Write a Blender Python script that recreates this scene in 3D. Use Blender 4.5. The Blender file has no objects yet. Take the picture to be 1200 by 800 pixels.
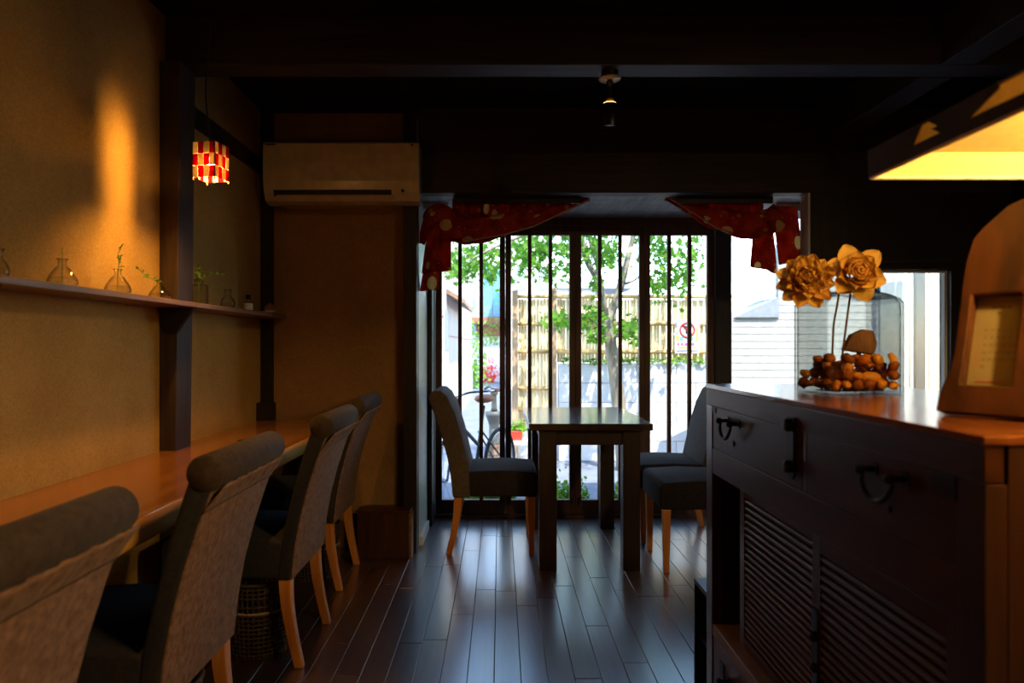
import bpy, bmesh, math, random
from mathutils import Vector, Matrix
random.seed(7)
R = math.radians
sc = bpy.context.scene
C = sc.collection

# ------------------------------------------------------------------ camera, sky, sun, added fill light, exposure
F, CX, CY, H = 830.0, 586.0, 404.0, 1.114          # focal length / vanishing point in pixels of the 1200x800 frame, eye height
cam_d = bpy.data.cameras.new('camera')
cam = bpy.data.objects.new('camera', cam_d); C.objects.link(cam)
cam.location = (0, 0, H); cam.rotation_euler = (R(90), 0, 0)
cam_d.sensor_width = 36; cam_d.lens = F/1200*36
cam_d.shift_x = (600-CX)/1200; cam_d.shift_y = (CY-400)/1200
cam_d.clip_start = .02
cam_d.dof.use_dof = True; cam_d.dof.focus_distance = 2.9; cam_d.dof.aperture_fstop = 3.2
sc.camera = cam

w = bpy.data.worlds.new('sky'); sc.world = w; w.use_nodes = True
wn = w.node_tree.nodes; wl = w.node_tree.links
sky = wn.new('ShaderNodeTexSky'); sky.sky_type = 'NISHITA'; sky.sun_disc = False
sky.sun_elevation = R(58); sky.sun_rotation = R(200); sky.air_density = 1.0; sky.dust_density = .4
wl.new(sky.outputs[0], wn['Background'].inputs[0]); wn['Background'].inputs[1].default_value = 1.3

sun_d = bpy.data.lights.new('sun', 'SUN'); sun_d.energy = 13.0; sun_d.angle = R(.6); sun_d.color = (1, .93, .82)
sun = bpy.data.objects.new('sun', sun_d); C.objects.link(sun)
sun.rotation_euler = Vector((-.28, .55, -.95)).to_track_quat('-Z', 'Y').to_euler()

def lamp_light(name, loc, energy, color, radius=.04):
    d = bpy.data.lights.new(name, 'POINT'); d.energy = energy; d.color = color; d.shadow_soft_size = radius
    o = bpy.data.objects.new(name, d); C.objects.link(o); o.location = loc
    return o
WARM = (1, .62, .24)
# added warm fill light out of view at the right, no fixture built
cl_d = bpy.data.lights.new('ceiling_lamp_light', 'AREA'); cl_d.shape = 'DISK'; cl_d.size = .36; cl_d.energy = 130; cl_d.color = (1, .66, .34)
cl = bpy.data.objects.new('ceiling_lamp_light', cl_d); C.objects.link(cl); cl.location = (1.75, .1, 2.34)

vs = sc.view_settings
vs.view_transform = 'Standard'; vs.look = 'None'; vs.gamma = 1; vs.exposure = 0.0; vs.use_curve_mapping = False
sc.cycles.use_denoising = True
sc.cycles.max_bounces = 10; sc.cycles.transparent_max_bounces = 24
sc.cycles.sample_clamp_indirect = 6
sc.cycles.caustics_reflective = False; sc.cycles.caustics_refractive = False

def at(x, y, Y):                                    # a pixel and a depth to a world point
    return Vector(((x-CX)/F*Y, Y, H-(y-CY)/F*Y))
def flr(x, y, z=0):                                 # a pixel on the level z
    return at(x, y, (H-z)*F/(y-CY))

# ------------------------------------------------------------------ materials
MATS = {}
def nmat(name):
    m = bpy.data.materials.new(name); m.use_nodes = True
    nt = m.node_tree; b = nt.nodes['Principled BSDF']
    MATS[name] = m
    return m, nt, nt.nodes, nt.links, b
def sstr(b, v): b.inputs['Specular IOR Level'].default_value = v
def coords(nt, scale=(1, 1, 1), kind='Object'):
    tc = nt.nodes.new('ShaderNodeTexCoord'); mp = nt.nodes.new('ShaderNodeMapping')
    nt.links.new(tc.outputs[kind], mp.inputs[0]); mp.inputs['Scale'].default_value = scale
    return mp
def rampnode(nt, stops):
    r = nt.nodes.new('ShaderNodeValToRGB'); e = r.color_ramp.elements
    while len(e) < len(stops): e.new(.5)
    for k, (p, c) in enumerate(stops): e[k].position = p; e[k].color = (*c, 1)
    return r
def plain(name, col, rough=.6, spec=.4, metal=0):
    m, nt, n, l, b = nmat(name)
    nz = n.new('ShaderNodeTexNoise'); nz.inputs['Scale'].default_value = 18; nz.inputs['Detail'].default_value = 4
    l.new(coords(nt).outputs[0], nz.inputs[0])
    r = rampnode(nt, [(.3, [c*.86 for c in col]), (.7, [min(1, c*1.08) for c in col])])
    l.new(nz.outputs[0], r.inputs[0]); l.new(r.outputs[0], b.inputs['Base Color'])
    b.inputs['Roughness'].default_value = rough; sstr(b, spec); b.inputs['Metallic'].default_value = metal
    return m
def wood(name, c0, c1, scale=(30, 30, 2), rough=.45, spec=.4, bump=.15, rnd=0, coat=0, crough=.2):
    m, nt, n, l, b = nmat(name)
    mp = coords(nt, scale)
    if rnd:
        oi = n.new('ShaderNodeObjectInfo'); ad = n.new('ShaderNodeVectorMath'); ad.operation = 'ADD'
        ml = n.new('ShaderNodeMath'); ml.operation = 'MULTIPLY'; ml.inputs[1].default_value = 60
        l.new(oi.outputs['Random'], ml.inputs[0]); l.new(mp.outputs[0], ad.inputs[0]); l.new(ml.outputs[0], ad.inputs[1])
        src = ad.outputs[0]
    else: src = mp.outputs[0]
    nz = n.new('ShaderNodeTexNoise'); nz.inputs['Scale'].default_value = 1; nz.inputs['Detail'].default_value = 6; nz.inputs['Distortion'].default_value = .6
    l.new(src, nz.inputs[0])
    r = rampnode(nt, [(.3, c0), (.7, c1)]); l.new(nz.outputs[0], r.inputs[0])
    col = r.outputs[0]
    if rnd:
        hs = n.new('ShaderNodeHueSaturation'); mr = n.new('ShaderNodeMapRange')
        mr.inputs['To Min'].default_value = 1-rnd; mr.inputs['To Max'].default_value = 1+rnd
        l.new(oi.outputs['Random'], mr.inputs[0]); l.new(mr.outputs[0], hs.inputs['Value']); l.new(col, hs.inputs['Color']); col = hs.outputs[0]
    l.new(col, b.inputs['Base Color'])
    bp = n.new('ShaderNodeBump'); bp.inputs['Strength'].default_value = bump; bp.inputs['Distance'].default_value = .002
    l.new(nz.outputs[0], bp.inputs['Height']); l.new(bp.outputs[0], b.inputs['Normal'])
    b.inputs['Roughness'].default_value = rough; sstr(b, spec)
    b.inputs['Coat Weight'].default_value = coat; b.inputs['Coat Roughness'].default_value = crough
    return m
def plaster(name, c0, c1, bump=.35):
    m, nt, n, l, b = nmat(name)
    mp = coords(nt)
    a = n.new('ShaderNodeTexNoise'); a.inputs['Scale'].default_value = 3.5; a.inputs['Detail'].default_value = 8; a.inputs['Roughness'].default_value = .65
    l.new(mp.outputs[0], a.inputs[0])
    r = rampnode(nt, [(.3, c0), (.7, c1)]); l.new(a.outputs[0], r.inputs[0])
    g = n.new('ShaderNodeTexNoise'); g.inputs['Scale'].default_value = 160; g.inputs['Detail'].default_value = 3
    l.new(mp.outputs[0], g.inputs[0])
    mx = n.new('ShaderNodeMix'); mx.data_type = 'RGBA'; mx.blend_type = 'MULTIPLY'; mx.inputs[0].default_value = .5
    gr = rampnode(nt, [(.35, (.6, .6, .6)), (.65, (1, 1, 1))]); l.new(g.outputs[0], gr.inputs[0])
    l.new(r.outputs[0], mx.inputs[6]); l.new(gr.outputs[0], mx.inputs[7]); l.new(mx.outputs[2], b.inputs['Base Color'])
    bp = n.new('ShaderNodeBump'); bp.inputs['Strength'].default_value = bump; bp.inputs['Distance'].default_value = .003
    l.new(g.outputs[0], bp.inputs['Height']); l.new(bp.outputs[0], b.inputs['Normal'])
    b.inputs['Roughness'].default_value = .95; sstr(b, .1)
    return m
def fabric(name, c0, c1, scale=45, bump=.5, sheen=.3):
    m, nt, n, l, b = nmat(name)
    mp = coords(nt, (1, 1, 1))
    a = n.new('ShaderNodeTexNoise'); a.inputs['Scale'].default_value = scale; a.inputs['Detail'].default_value = 8; a.inputs['Roughness'].default_value = .7
    l.new(mp.outputs[0], a.inputs[0])
    r = rampnode(nt, [(.32, c0), (.68, c1)]); l.new(a.outputs[0], r.inputs[0]); l.new(r.outputs[0], b.inputs['Base Color'])
    bp = n.new('ShaderNodeBump'); bp.inputs['Strength'].default_value = bump; bp.inputs['Distance'].default_value = .002
    l.new(a.outputs[0], bp.inputs['Height']); l.new(bp.outputs[0], b.inputs['Normal'])
    b.inputs['Roughness'].default_value = .85; sstr(b, .12); b.inputs['Sheen Weight'].default_value = sheen*.15
    return m
def thin_glass(name, tint=(1, 1, 1), refl=1.0, rough=.02, edge=None):
    m, nt, n, l, b = nmat(name); n.remove(b)
    tr = n.new('ShaderNodeBsdfTransparent'); tr.inputs[0].default_value = (*tint, 1)
    gl = n.new('ShaderNodeBsdfGlossy'); gl.inputs['Roughness'].default_value = rough
    lw_ = n.new('ShaderNodeLayerWeight'); lw_.inputs[0].default_value = .5            # 1 - |cos|, the same from both sides
    pw = n.new('ShaderNodeMath'); pw.operation = 'POWER'; pw.inputs[1].default_value = 5; l.new(lw_.outputs['Facing'], pw.inputs[0])
    mu = n.new('ShaderNodeMath'); mu.operation = 'MULTIPLY_ADD'; mu.inputs[1].default_value = .9*refl; mu.inputs[2].default_value = .04*refl; l.new(pw.outputs[0], mu.inputs[0]); mu.use_clamp = True
    if edge:                                             # a longer way through the glass near its outline
        er = rampnode(nt, [(.25, tint), (.95, edge)]); l.new(lw_.outputs['Facing'], er.inputs[0]); l.new(er.outputs[0], tr.inputs[0])
    mx = n.new('ShaderNodeMixShader'); l.new(mu.outputs[0], mx.inputs[0]); l.new(tr.outputs[0], mx.inputs[1]); l.new(gl.outputs[0], mx.inputs[2])
    l.new(mx.outputs[0], n['Material Output'].inputs[0])
    return m
def emit(name, col, s):
    m, nt, n, l, b = nmat(name)
    b.inputs['Base Color'].default_value = (*col, 1); b.inputs['Emission Color'].default_value = (*col, 1); b.inputs['Emission Strength'].default_value = s
    return m
def paper(name, col, trans):                         # lamp paper: lets light through
    m, nt, n, l, b = nmat(name); n.remove(b)
    d = n.new('ShaderNodeBsdfDiffuse'); t = n.new('ShaderNodeBsdfTranslucent')
    nz = n.new('ShaderNodeTexNoise'); nz.inputs['Scale'].default_value = 60; l.new(coords(nt).outputs[0], nz.inputs[0])
    r = rampnode(nt, [(.3, [c*.9 for c in col]), (.7, col)]); l.new(nz.outputs[0], r.inputs[0])
    l.new(r.outputs[0], d.inputs[0]); l.new(r.outputs[0], t.inputs[0])
    mx = n.new('ShaderNodeMixShader'); mx.inputs[0].default_value = trans
    l.new(d.outputs[0], mx.inputs[1]); l.new(t.outputs[0], mx.inputs[2]); l.new(mx.outputs[0], n['Material Output'].inputs[0])
    return m
def leafmat(name, c0, c1, trans=.4):
    m, nt, n, l, b = nmat(name); n.remove(b)
    d = n.new('ShaderNodeBsdfDiffuse'); t = n.new('ShaderNodeBsdfTranslucent')
    nz = n.new('ShaderNodeTexNoise'); nz.inputs['Scale'].default_value = 7; l.new(coords(nt).outputs[0], nz.inputs[0])
    r = rampnode(nt, [(.35, c0), (.65, c1)]); l.new(nz.outputs[0], r.inputs[0])
    l.new(r.outputs[0], d.inputs[0]); l.new(r.outputs[0], t.inputs[0])
    mx = n.new('ShaderNodeMixShader'); mx.inputs[0].default_value = trans
    l.new(d.outputs[0], mx.inputs[1]); l.new(t.outputs[0], mx.inputs[2]); l.new(mx.outputs[0], n['Material Output'].inputs[0])
    return m

M_floor = wood('floor_wood', (.034, .015, .010), (.075, .034, .022), (45, 3, 45), .34, .6, .08, rnd=.22, coat=1.0, crough=.24)
M_floor.node_tree.nodes['Principled BSDF'].inputs['Coat IOR'].default_value = 2.1
M_joint = plain('floor_joint', (.006, .004, .003), .9, .1)
M_dark = wood('dark_timber', (.006, .0035, .002), (.017, .009, .006), (40, 40, 3), .5, .35)
M_darkx = wood('dark_beam', (.016, .011, .008), (.040, .027, .020), (3, 40, 40), .55, .3)
M_post = wood('weathered_post', (.022, .013, .009), (.05, .030, .022), (45, 45, 3), .55, .35)
M_board = wood('ceiling_board', (.004, .003, .002), (.010, .006, .004), (3, 40, 40), .6, .2)
M_frame = wood('window_timber', (.045, .020, .011), (.095, .043, .024), (45, 45, 3), .5, .35)
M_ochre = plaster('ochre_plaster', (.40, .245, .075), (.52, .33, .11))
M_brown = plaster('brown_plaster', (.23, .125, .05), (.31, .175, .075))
M_white = plaster('white_plaster', (.62, .62, .60), (.74, .74, .72), .2)
M_green = plain('pale_green_panel', (.42, .52, .47), .35, .4)
M_alcove = wood('alcove_board', (.16, .15, .14), (.30, .28, .26), (30, 3, 30), .6, .3)
M_counter = wood('counter_wood', (.26, .085, .018), (.46, .18, .045), (22, 1.4, 22), .16, .5, .05, coat=.3)
M_edge = wood('counter_edge', (.55, .25, .045), (.74, .40, .09), (10, 3, 30), .65, .12)
M_shelf = wood('shelf_wood', (.13, .065, .03), (.24, .13, .065), (30, 2, 30), .45, .4)
M_leg = wood('beech_leg', (.42, .15, .032), (.58, .24, .058), (40, 40, 3), .35, .45, .05)
M_suede = fabric('brown_suede', (.095, .050, .030), (.26, .146, .092), 55)
M_suede2 = fabric('dark_roll_fabric', (.030, .020, .014), (.062, .042, .031), 50)
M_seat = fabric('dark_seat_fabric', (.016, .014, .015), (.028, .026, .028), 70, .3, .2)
M_grey = fabric('grey_chair_fabric', (.070, .056, .048), (.115, .094, .082), 60, .3)
M_table = wood('table_wood', (.018, .008, .004), (.042, .019, .010), (40, 3, 40), .24, .5, .03, coat=.9, crough=.12)
M_tleg = wood('table_leg_wood', (.012, .006, .004), (.028, .013, .008), (45, 45, 3), .45, .4)
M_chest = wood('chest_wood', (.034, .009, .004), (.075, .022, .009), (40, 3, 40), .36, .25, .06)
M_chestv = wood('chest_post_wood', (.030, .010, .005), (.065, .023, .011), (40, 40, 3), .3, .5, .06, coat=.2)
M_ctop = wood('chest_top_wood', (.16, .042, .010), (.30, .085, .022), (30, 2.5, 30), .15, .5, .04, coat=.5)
M_slat = wood('chest_slat_wood', (.040, .014, .007), (.075, .028, .013), (40, 3, 40), .42, .2, .05)
M_iron = plain('black_iron', (.018, .018, .019), .45, .5, .6)
M_black = plain('black_lacquer', (.008, .008, .009), .4, .4)
M_bmetal = plain('black_metal', (.012, .012, .013), .35, .5, .3)
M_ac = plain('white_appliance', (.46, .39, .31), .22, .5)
M_acdark = plain('vent_dark', (.02, .018, .017), .5, .3)
M_glass = thin_glass('window_glass', (.97, .985, .98), .9)
M_vase = thin_glass('vase_glass', (.92, .93, .92), 1.6, .04, (.30, .31, .30))
M_jar = thin_glass('jar_glass', (.95, .955, .94), 1.2, .03, (.10, .11, .10))
M_water = thin_glass('water', (.93, .95, .94), .8)
M_leaf = leafmat('sprig_leaf', (.10, .26, .03), (.28, .45, .07))
M_tree = leafmat('tree_leaf', (.05, .17, .02), (.17, .34, .05), .5)
M_shrub = leafmat('shrub_leaf', (.09, .28, .03), (.28, .48, .07), .4)
M_bark = wood('tree_bark', (.14, .12, .09), (.30, .27, .21), (18, 18, 5), .9, .2, .5)
M_bamboo = wood('bamboo', (.80, .62, .30), (.95, .82, .52), (30, 30, 3), .5, .3)
M_bamrail = wood('bamboo_rail', (.50, .32, .12), (.72, .50, .22), (3, 30, 30), .5, .3)
M_fpost = wood('fence_post', (.34, .22, .13), (.50, .35, .22), (30, 30, 3), .8, .2)
M_block = plaster('white_block', (.70, .71, .73), (.82, .82, .83), .3)
M_mortar = plain('mortar', (.45, .45, .46), .95, .1)
M_street = plaster('street', (.15, .17, .21), (.22, .24, .29), .4)
M_pink = plaster('pinkish_wall', (.50, .42, .37), (.58, .50, .45), .2)
M_cream = plaster('cream_wall', (.70, .68, .64), (.82, .80, .76), .2)
M_roof = plain('grey_roof', (.25, .28, .32), .7, .3)
M_blue = plain('blue_curtain', (.12, .34, .66), .5, .4)
M_redbrown = plain('red_brown_trim', (.30, .12, .08), .7, .2)
M_redflower = leafmat('red_flower', (.75, .03, .03), (.9, .10, .06), .3)
M_redpot = plain('red_pot', (.62, .05, .03), .5, .4)
M_signw = plain('sign_white', (.82, .82, .80), .5, .3)
M_signr = plain('sign_red', (.70, .05, .06), .5, .3)
M_signy = plain('sign_yellow', (.80, .68, .10), .5, .3)
M_signb = plain('sign_blue', (.25, .25, .65), .5, .3)
M_signt = plain('sign_teal', (.15, .55, .52), .5, .3)
M_signp = plain('sign_purple', (.42, .12, .42), .5, .3)
M_chrome = plain('bike_metal', (.45, .45, .46), .25, .5, 1)
M_rubber = plain('rubber', (.03, .03, .032), .8, .2)
M_bikeframe = plain('bike_paint', (.03, .035, .04), .35, .5)
M_leather = plain('brown_leather', (.30, .11, .05), .5, .4)
M_cast = plain('cast_iron_pump', (.10, .11, .11), .6, .4, .3)
M_pumpwood = wood('pump_barrel', (.20, .12, .08), (.33, .21, .14), (30, 30, 3), .7, .2)
M_pot = plain('grey_planter', (.10, .11, .13), .7, .3)
M_soil = plain('soil', (.05, .035, .02), .95, .1)
M_siding = plain('white_siding', (.38, .375, .35), .55, .3)
M_palewood = wood('pale_lattice', (.66, .60, .46), (.80, .74, .60), (30, 30, 3), .6, .3)
M_petal = leafmat('dried_petal', (.58, .30, .05), (.80, .50, .12), .35)
M_petal2 = leafmat('dried_petal_dark', (.40, .17, .03), (.66, .35, .07), .3)
M_stem = wood('dry_stem', (.10, .05, .02), (.2, .11, .05), (30, 30, 5), .8, .2)
M_pot1 = plain('potpourri_orange', (.70, .20, .02), .6, .3)
M_pot2 = plain('potpourri_brown', (.38, .10, .02), .6, .3)
M_pot3 = plain('potpourri_amber', (.85, .34, .04), .5, .4)
M_cone = wood('seed_slab', (.10, .045, .02), (.20, .09, .04), (60, 20, 20), .8, .2, .6)
M_liveedge = wood('live_edge_board', (.016, .005, .002), (.085, .026, .008), (25, 25, 3), .5, .35, .3)
M_paper = plain('calendar_paper', (.30, .23, .12), .8, .1)
M_ink = plain('calendar_ink', (.14, .08, .05), .8, .1)
M_inkred = plain('calendar_red_ink', (.55, .10, .05), .8, .1)
M_shadein = paper('lamp_paper', (.82, .66, .32), .15)
M_shadeout = wood('shade_outer', (.025, .014, .008), (.05, .03, .018), (20, 20, 20), .6, .3)
M_tilew = paper('cream_lamp_tile', (.28, .235, .15), .5)
M_tiler = paper('red_lamp_tile', (.15, .0016, .004), .5)
M_bulb = emit('bulb', (1, .78, .42), 14)
M_spotglow = emit('spot_glow', (1, .70, .22), 3.0)
M_ceramic = plain('white_ceramic', (.75, .72, .66), .3, .5)
M_clay = plain('clay', (.36, .19, .10), .8, .2)
M_straw = wood('wicker', (.025, .014, .007), (.06, .038, .02), (60, 60, 60), .7, .3)
M_rim = plain('wicker_rim', (.30, .22, .13), .7, .3)
M_teal = plain('green_bottle', (.03, .09, .09), .1, .6)

def curtain_mat():
    m, nt, n, l, b = nmat('red_curtain')
    mp = coords(nt)
    nz = n.new('ShaderNodeTexNoise'); nz.inputs['Scale'].default_value = 16; nz.inputs['Detail'].default_value = 3; l.new(mp.outputs[0], nz.inputs[0])
    base = rampnode(nt, [(.35, (.34, .028, .018)), (.62, (.58, .075, .035))]); l.new(nz.outputs[0], base.inputs[0])
    cur = base.outputs[0]
    for scale, rad, col in ((6.5, .25, (.85, .68, .36)), (11, .15, (.72, .30, .06)), (26, .10, (.75, .6, .3))):
        v = n.new('ShaderNodeTexVoronoi'); v.inputs['Scale'].default_value = scale; l.new(mp.outputs[0], v.inputs[0])
        lt = n.new('ShaderNodeMath'); lt.operation = 'LESS_THAN'; lt.inputs[1].default_value = rad*1.0; l.new(v.outputs['Distance'], lt.inputs[0])
        mx = n.new('ShaderNodeMix'); mx.data_type = 'RGBA'; mx.inputs[7].default_value = (*col, 1)
        l.new(lt.outputs[0], mx.inputs[0]); l.new(cur, mx.inputs[6]); cur = mx.outputs[2]
    n.remove(b)
    d = n.new('ShaderNodeBsdfDiffuse'); t = n.new('ShaderNodeBsdfTranslucent')
    l.new(cur, d.inputs[0]); l.new(cur, t.inputs[0])
    ms = n.new('ShaderNodeMixShader'); ms.inputs[0].default_value = .5
    l.new(d.outputs[0], ms.inputs[1]); l.new(t.outputs[0], ms.inputs[2]); l.new(ms.outputs[0], n['Material Output'].inputs[0])
    return m
M_curtain = curtain_mat()
M_hem = fabric('hem', (.42, .20, .14), (.58, .30, .2), 60)

# ------------------------------------------------------------------ mesh helpers
def basis(d):
    d = d.normalized(); u = d.orthogonal().normalized(); v = d.cross(u)
    return u, v
class MB:
    def __init__(s): s.v = []; s.f = []
    def box(s, x0, x1, y0, y1, z0, z1, T=None):
        k = len(s.v)
        pts = [Vector((x, y, z)) for z in (z0, z1) for y in (y0, y1) for x in (x0, x1)]
        s.v += [T @ p if T else p for p in pts]
        s.f += [[k+i for i in q] for q in ((0, 2, 3, 1), (4, 5, 7, 6), (0, 1, 5, 4), (2, 6, 7, 3), (0, 4, 6, 2), (1, 3, 7, 5))]
        return s
    def prism(s, poly, axis, a0, a1, T=None):          # polygon (2D) extruded along an axis: 'x' -> (y,z), 'y' -> (x,z), 'z' -> (x,y)
        def mk(p, a):
            q = {'x': (a, p[0], p[1]), 'y': (p[0], a, p[1]), 'z': (p[0], p[1], a)}[axis]
            q = Vector(q); return T @ q if T else q
        k = len(s.v); n = len(poly)
        s.v += [mk(p, a0) for p in poly]+[mk(p, a1) for p in poly]
        s.f += [list(range(k, k+n))[::-1], list(range(k+n, k+2*n))]
        s.f += [[k+i, k+(i+1) % n, k+n+(i+1) % n, k+n+i] for i in range(n)]
        return s
    def tube(s, pts, rad, n=8, cap=True, flat=1.0):
        pts = [Vector(p) for p in pts]
        if not isinstance(rad, (list, tuple)): rad = [rad]*len(pts)
        k0 = len(s.v); u = None
        for i, p in enumerate(pts):
            d = (pts[min(i+1, len(pts)-1)]-pts[max(i-1, 0)])
            if d.length < 1e-9: d = Vector((0, 0, 1))
            d.normalize()
            if u is None: u = d.orthogonal().normalized()
            else: u = (u-d*u.dot(d)).normalized()
            vv = d.cross(u)
            for j in range(n):
                a = 2*math.pi*j/n
                s.v.append(p+(u*math.cos(a)+vv*math.sin(a)*flat)*rad[i])
        for i in range(len(pts)-1):
            for j in range(n):
                a = k0+i*n+j; b = k0+i*n+(j+1) % n
                s.f.append([a, b, b+n, a+n])
        if cap:
            s.f.append([k0+j for j in range(n)][::-1]); s.f.append([k0+(len(pts)-1)*n+j for j in range(n)])
        return s
    def lathe(s, prof, c=(0, 0, 0), n=20, T=None, cap=True):
        c = Vector(c); k = len(s.v)
        for r, z in prof:
            for j in range(n):
                a = 2*math.pi*j/n
                p = Vector((r*math.cos(a), r*math.sin(a), z)); p = (T @ p if T else p)+c
                s.v.append(p)
        for i in range(len(prof)-1):
            for j in range(n):
                a = k+i*n+j; b = k+i*n+(j+1) % n
                s.f.append([a, b, b+n, a+n])
        if cap:
            s.f.append([k+j for j in range(n)][::-1]); s.f.append([k+(len(prof)-1)*n+j for j in range(n)])
        return s
    def ring(s, c, r, t, n=24, m=6, axis=Vector((0, 0, 1))):     # torus
        c = Vector(c); u, v = basis(Vector(axis)); k = len(s.v); ax = Vector(axis).normalized()
        for i in range(n):
            a = 2*math.pi*i/n; e = u*math.cos(a)+v*math.sin(a)
            for j in range(m):
                b = 2*math.pi*j/m
                s.v.append(c+e*(r+t*math.cos(b))+ax*t*math.sin(b))
        for i in range(n):
            for j in range(m):
                s.f.append([k+i*m+j, k+((i+1) % n)*m+j, k+((i+1) % n)*m+(j+1) % m, k+i*m+(j+1) % m])
        return s
    def grid(s, fn, nu, nv):
        k = len(s.v)
        for i in range(nu+1):
            for j in range(nv+1): s.v.append(Vector(fn(i/nu, j/nv)))
        for i in range(nu):
            for j in range(nv):
                a = k+i*(nv+1)+j; s.f.append([a, a+nv+1, a+nv+2, a+1])
        return s
    def ball(s, c, r, n=10, m=7, sq=(1, 1, 1), T=None):
        k = len(s.v); c = Vector(c)
        for i in range(1, m):
            t = math.pi*i/m
            for j in range(n):
                a = 2*math.pi*j/n
                p = Vector((r*sq[0]*math.sin(t)*math.cos(a), r*sq[1]*math.sin(t)*math.sin(a), r*sq[2]*math.cos(t)))
                s.v.append((T @ p if T else p)+c)
        top = Vector((0, 0, r*sq[2])); bot = -top
        s.v.append((T @ top if T else top)+c); s.v.append((T @ bot if T else bot)+c)
        tp = len(s.v)-2
        for i in range(m-2):
            for j in range(n):
                a = k+i*n+j; b = k+i*n+(j+1) % n
                s.f.append([a, a+n, b+n, b])
        for j in range(n):
            s.f.append([tp, k+j, k+(j+1) % n]); s.f.append([tp+1, k+(m-2)*n+(j+1) % n, k+(m-2)*n+j])
        return s
    def build(s, name, mat, parent=None, local=False, bevel=0, smooth=False, solid=0, sub=0, kind=None, seg=2):
        off = Vector((0, 0, 0))
        loc = Vector((0, 0, 0))
        if parent is not None and not local:
            p = parent
            while p is not None: off += p.location; p = p.parent
        elif parent is None and not local:
            xs = [v.x for v in s.v]; ys = [v.y for v in s.v]; zs = [v.z for v in s.v]
            loc = Vector(((min(xs)+max(xs))/2, (min(ys)+max(ys))/2, min(zs))); off = loc
        me = bpy.data.meshes.new(name)
        me.from_pydata([tuple(v-off) for v in s.v], [], s.f)
        bm = bmesh.new(); bm.from_mesh(me); bmesh.ops.recalc_face_normals(bm, faces=bm.faces); bm.to_mesh(me); bm.free()
        me.materials.append(mat)
        if smooth:
            for p in me.polygons: p.use_smooth = True
        o = bpy.data.objects.new(name, me); C.objects.link(o); o.location = loc
        if parent is not None: o.parent = parent
        if solid:
            q = o.modifiers.new('solid', 'SOLIDIFY'); q.thickness = solid; q.offset = 0
        if bevel:
            q = o.modifiers.new('bevel', 'BEVEL'); q.width = bevel; q.segments = seg; q.limit_method = 'ANGLE'; q.angle_limit = R(40)
            if smooth is False and seg > 2:
                pass
        if sub:
            q = o.modifiers.new('sub', 'SUBSURF'); q.levels = sub; q.render_levels = sub
        if kind: o['kind'] = kind
        return o
def thing(name, label, cat, loc=(0, 0, 0), rz=0, group=None, kind=None):
    o = bpy.data.objects.new(name, None); C.objects.link(o); o.empty_display_size = .05
    o.location = loc; o.rotation_euler = (0, 0, rz)
    tag(o, label, cat, group, kind)
    return o
def tag(o, label=None, cat=None, group=None, kind=None):
    if label: o['label'] = label
    if cat: o['category'] = cat
    if group: o['group'] = group
    if kind: o['kind'] = kind
    return o
def struct(name, mb, mat, label=None, cat=None, **k):
    o = mb.build(name, mat, **k); o['kind'] = 'structure'
    tag(o, label, cat)
    return o
def copy_tree(o, parent=None):
    c = o.copy(); C.objects.link(c); c.parent = parent
    for ch in list(o.children): copy_tree(ch, c)
    return c
def catmull(pts, n=6):
    P = [Vector(p) for p in pts]; P = [2*P[0]-P[1]]+P+[2*P[-1]-P[-2]]; out = []
    for i in range(1, len(P)-2):
        for k in range(n):
            t = k/n; a, b, c, d = P[i-1:i+3]
            out.append(.5*((2*b)+(c-a)*t+(2*a-5*b+4*c-d)*t*t+(3*b-a-3*c+d)*t**3))
    out.append(P[-2]); return out
def lerp_list(xs, n):                                # resample radii to the catmull count
    out = []
    for i in range(len(xs)-1):
        for k in range(n): out.append(xs[i]+(xs[i+1]-xs[i])*k/n)
    return out+[xs[-1]]

# ------------------------------------------------------------------ the room
XL, XR, YB, YF, ZC = -1.30, 2.75, -2.0, 4.60, 2.39
YW = 3.90                                            # inner back wall line
fl = struct('floor', MB().box(XL-.1, 3.45, YB, YF+.06, -.12, -.012), M_joint, 'dark glossy plank floor running towards the lattice windows', 'floor')
PW = .09
row = 0; x = XL+.02
MLEN = .91
while x < 1.62:
    off = random.random()*MLEN
    y = .55-off
    while y < YF+.02:
        y0, y1 = max(y, .55), min(y+MLEN, YF+.02)
        if y1-y0 > .03:
            dz = random.uniform(-.0006, .0006)
            MB().box(x+.0009, x+PW-.0009, y0+.0008, y1-.0008, -.0118, dz).build('plank', M_floor, fl, bevel=.0012, seg=1)
        y += MLEN
    x += PW
MB().box(XL, XR, YB, .549, -.0118, 0).build('floor_rest', M_floor, fl)
MB().box(x+.001, XR, .55, 3.9, -.0118, 0).box(x+.001, 3.34, 3.901, YF, -.0118, 0).build('floor_rest', M_floor, fl)

struct('wall_left', MB().box(XL-.12, XL, YB, YW, 0, ZC), M_ochre, 'ochre plaster wall behind the counter and shelf', 'wall')
struct('wall_right', MB().box(XR, XR+.1, YB, 3.90, 0, ZC), M_dark, 'dark timber wall beside the chest', 'wall')
struct('wall_rear', MB().box(XL-.1, XR+.1, YB-.1, YB, 0, ZC), M_ochre, 'plaster wall behind the viewer', 'wall')
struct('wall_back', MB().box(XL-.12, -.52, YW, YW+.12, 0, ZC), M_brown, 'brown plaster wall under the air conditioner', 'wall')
ce = struct('ceiling', MB().box(XL-.12, XR+.1, YB-.1, YW+.12, ZC, ZC+.12), M_board, 'black board ceiling above the beams', 'ceiling')
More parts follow.
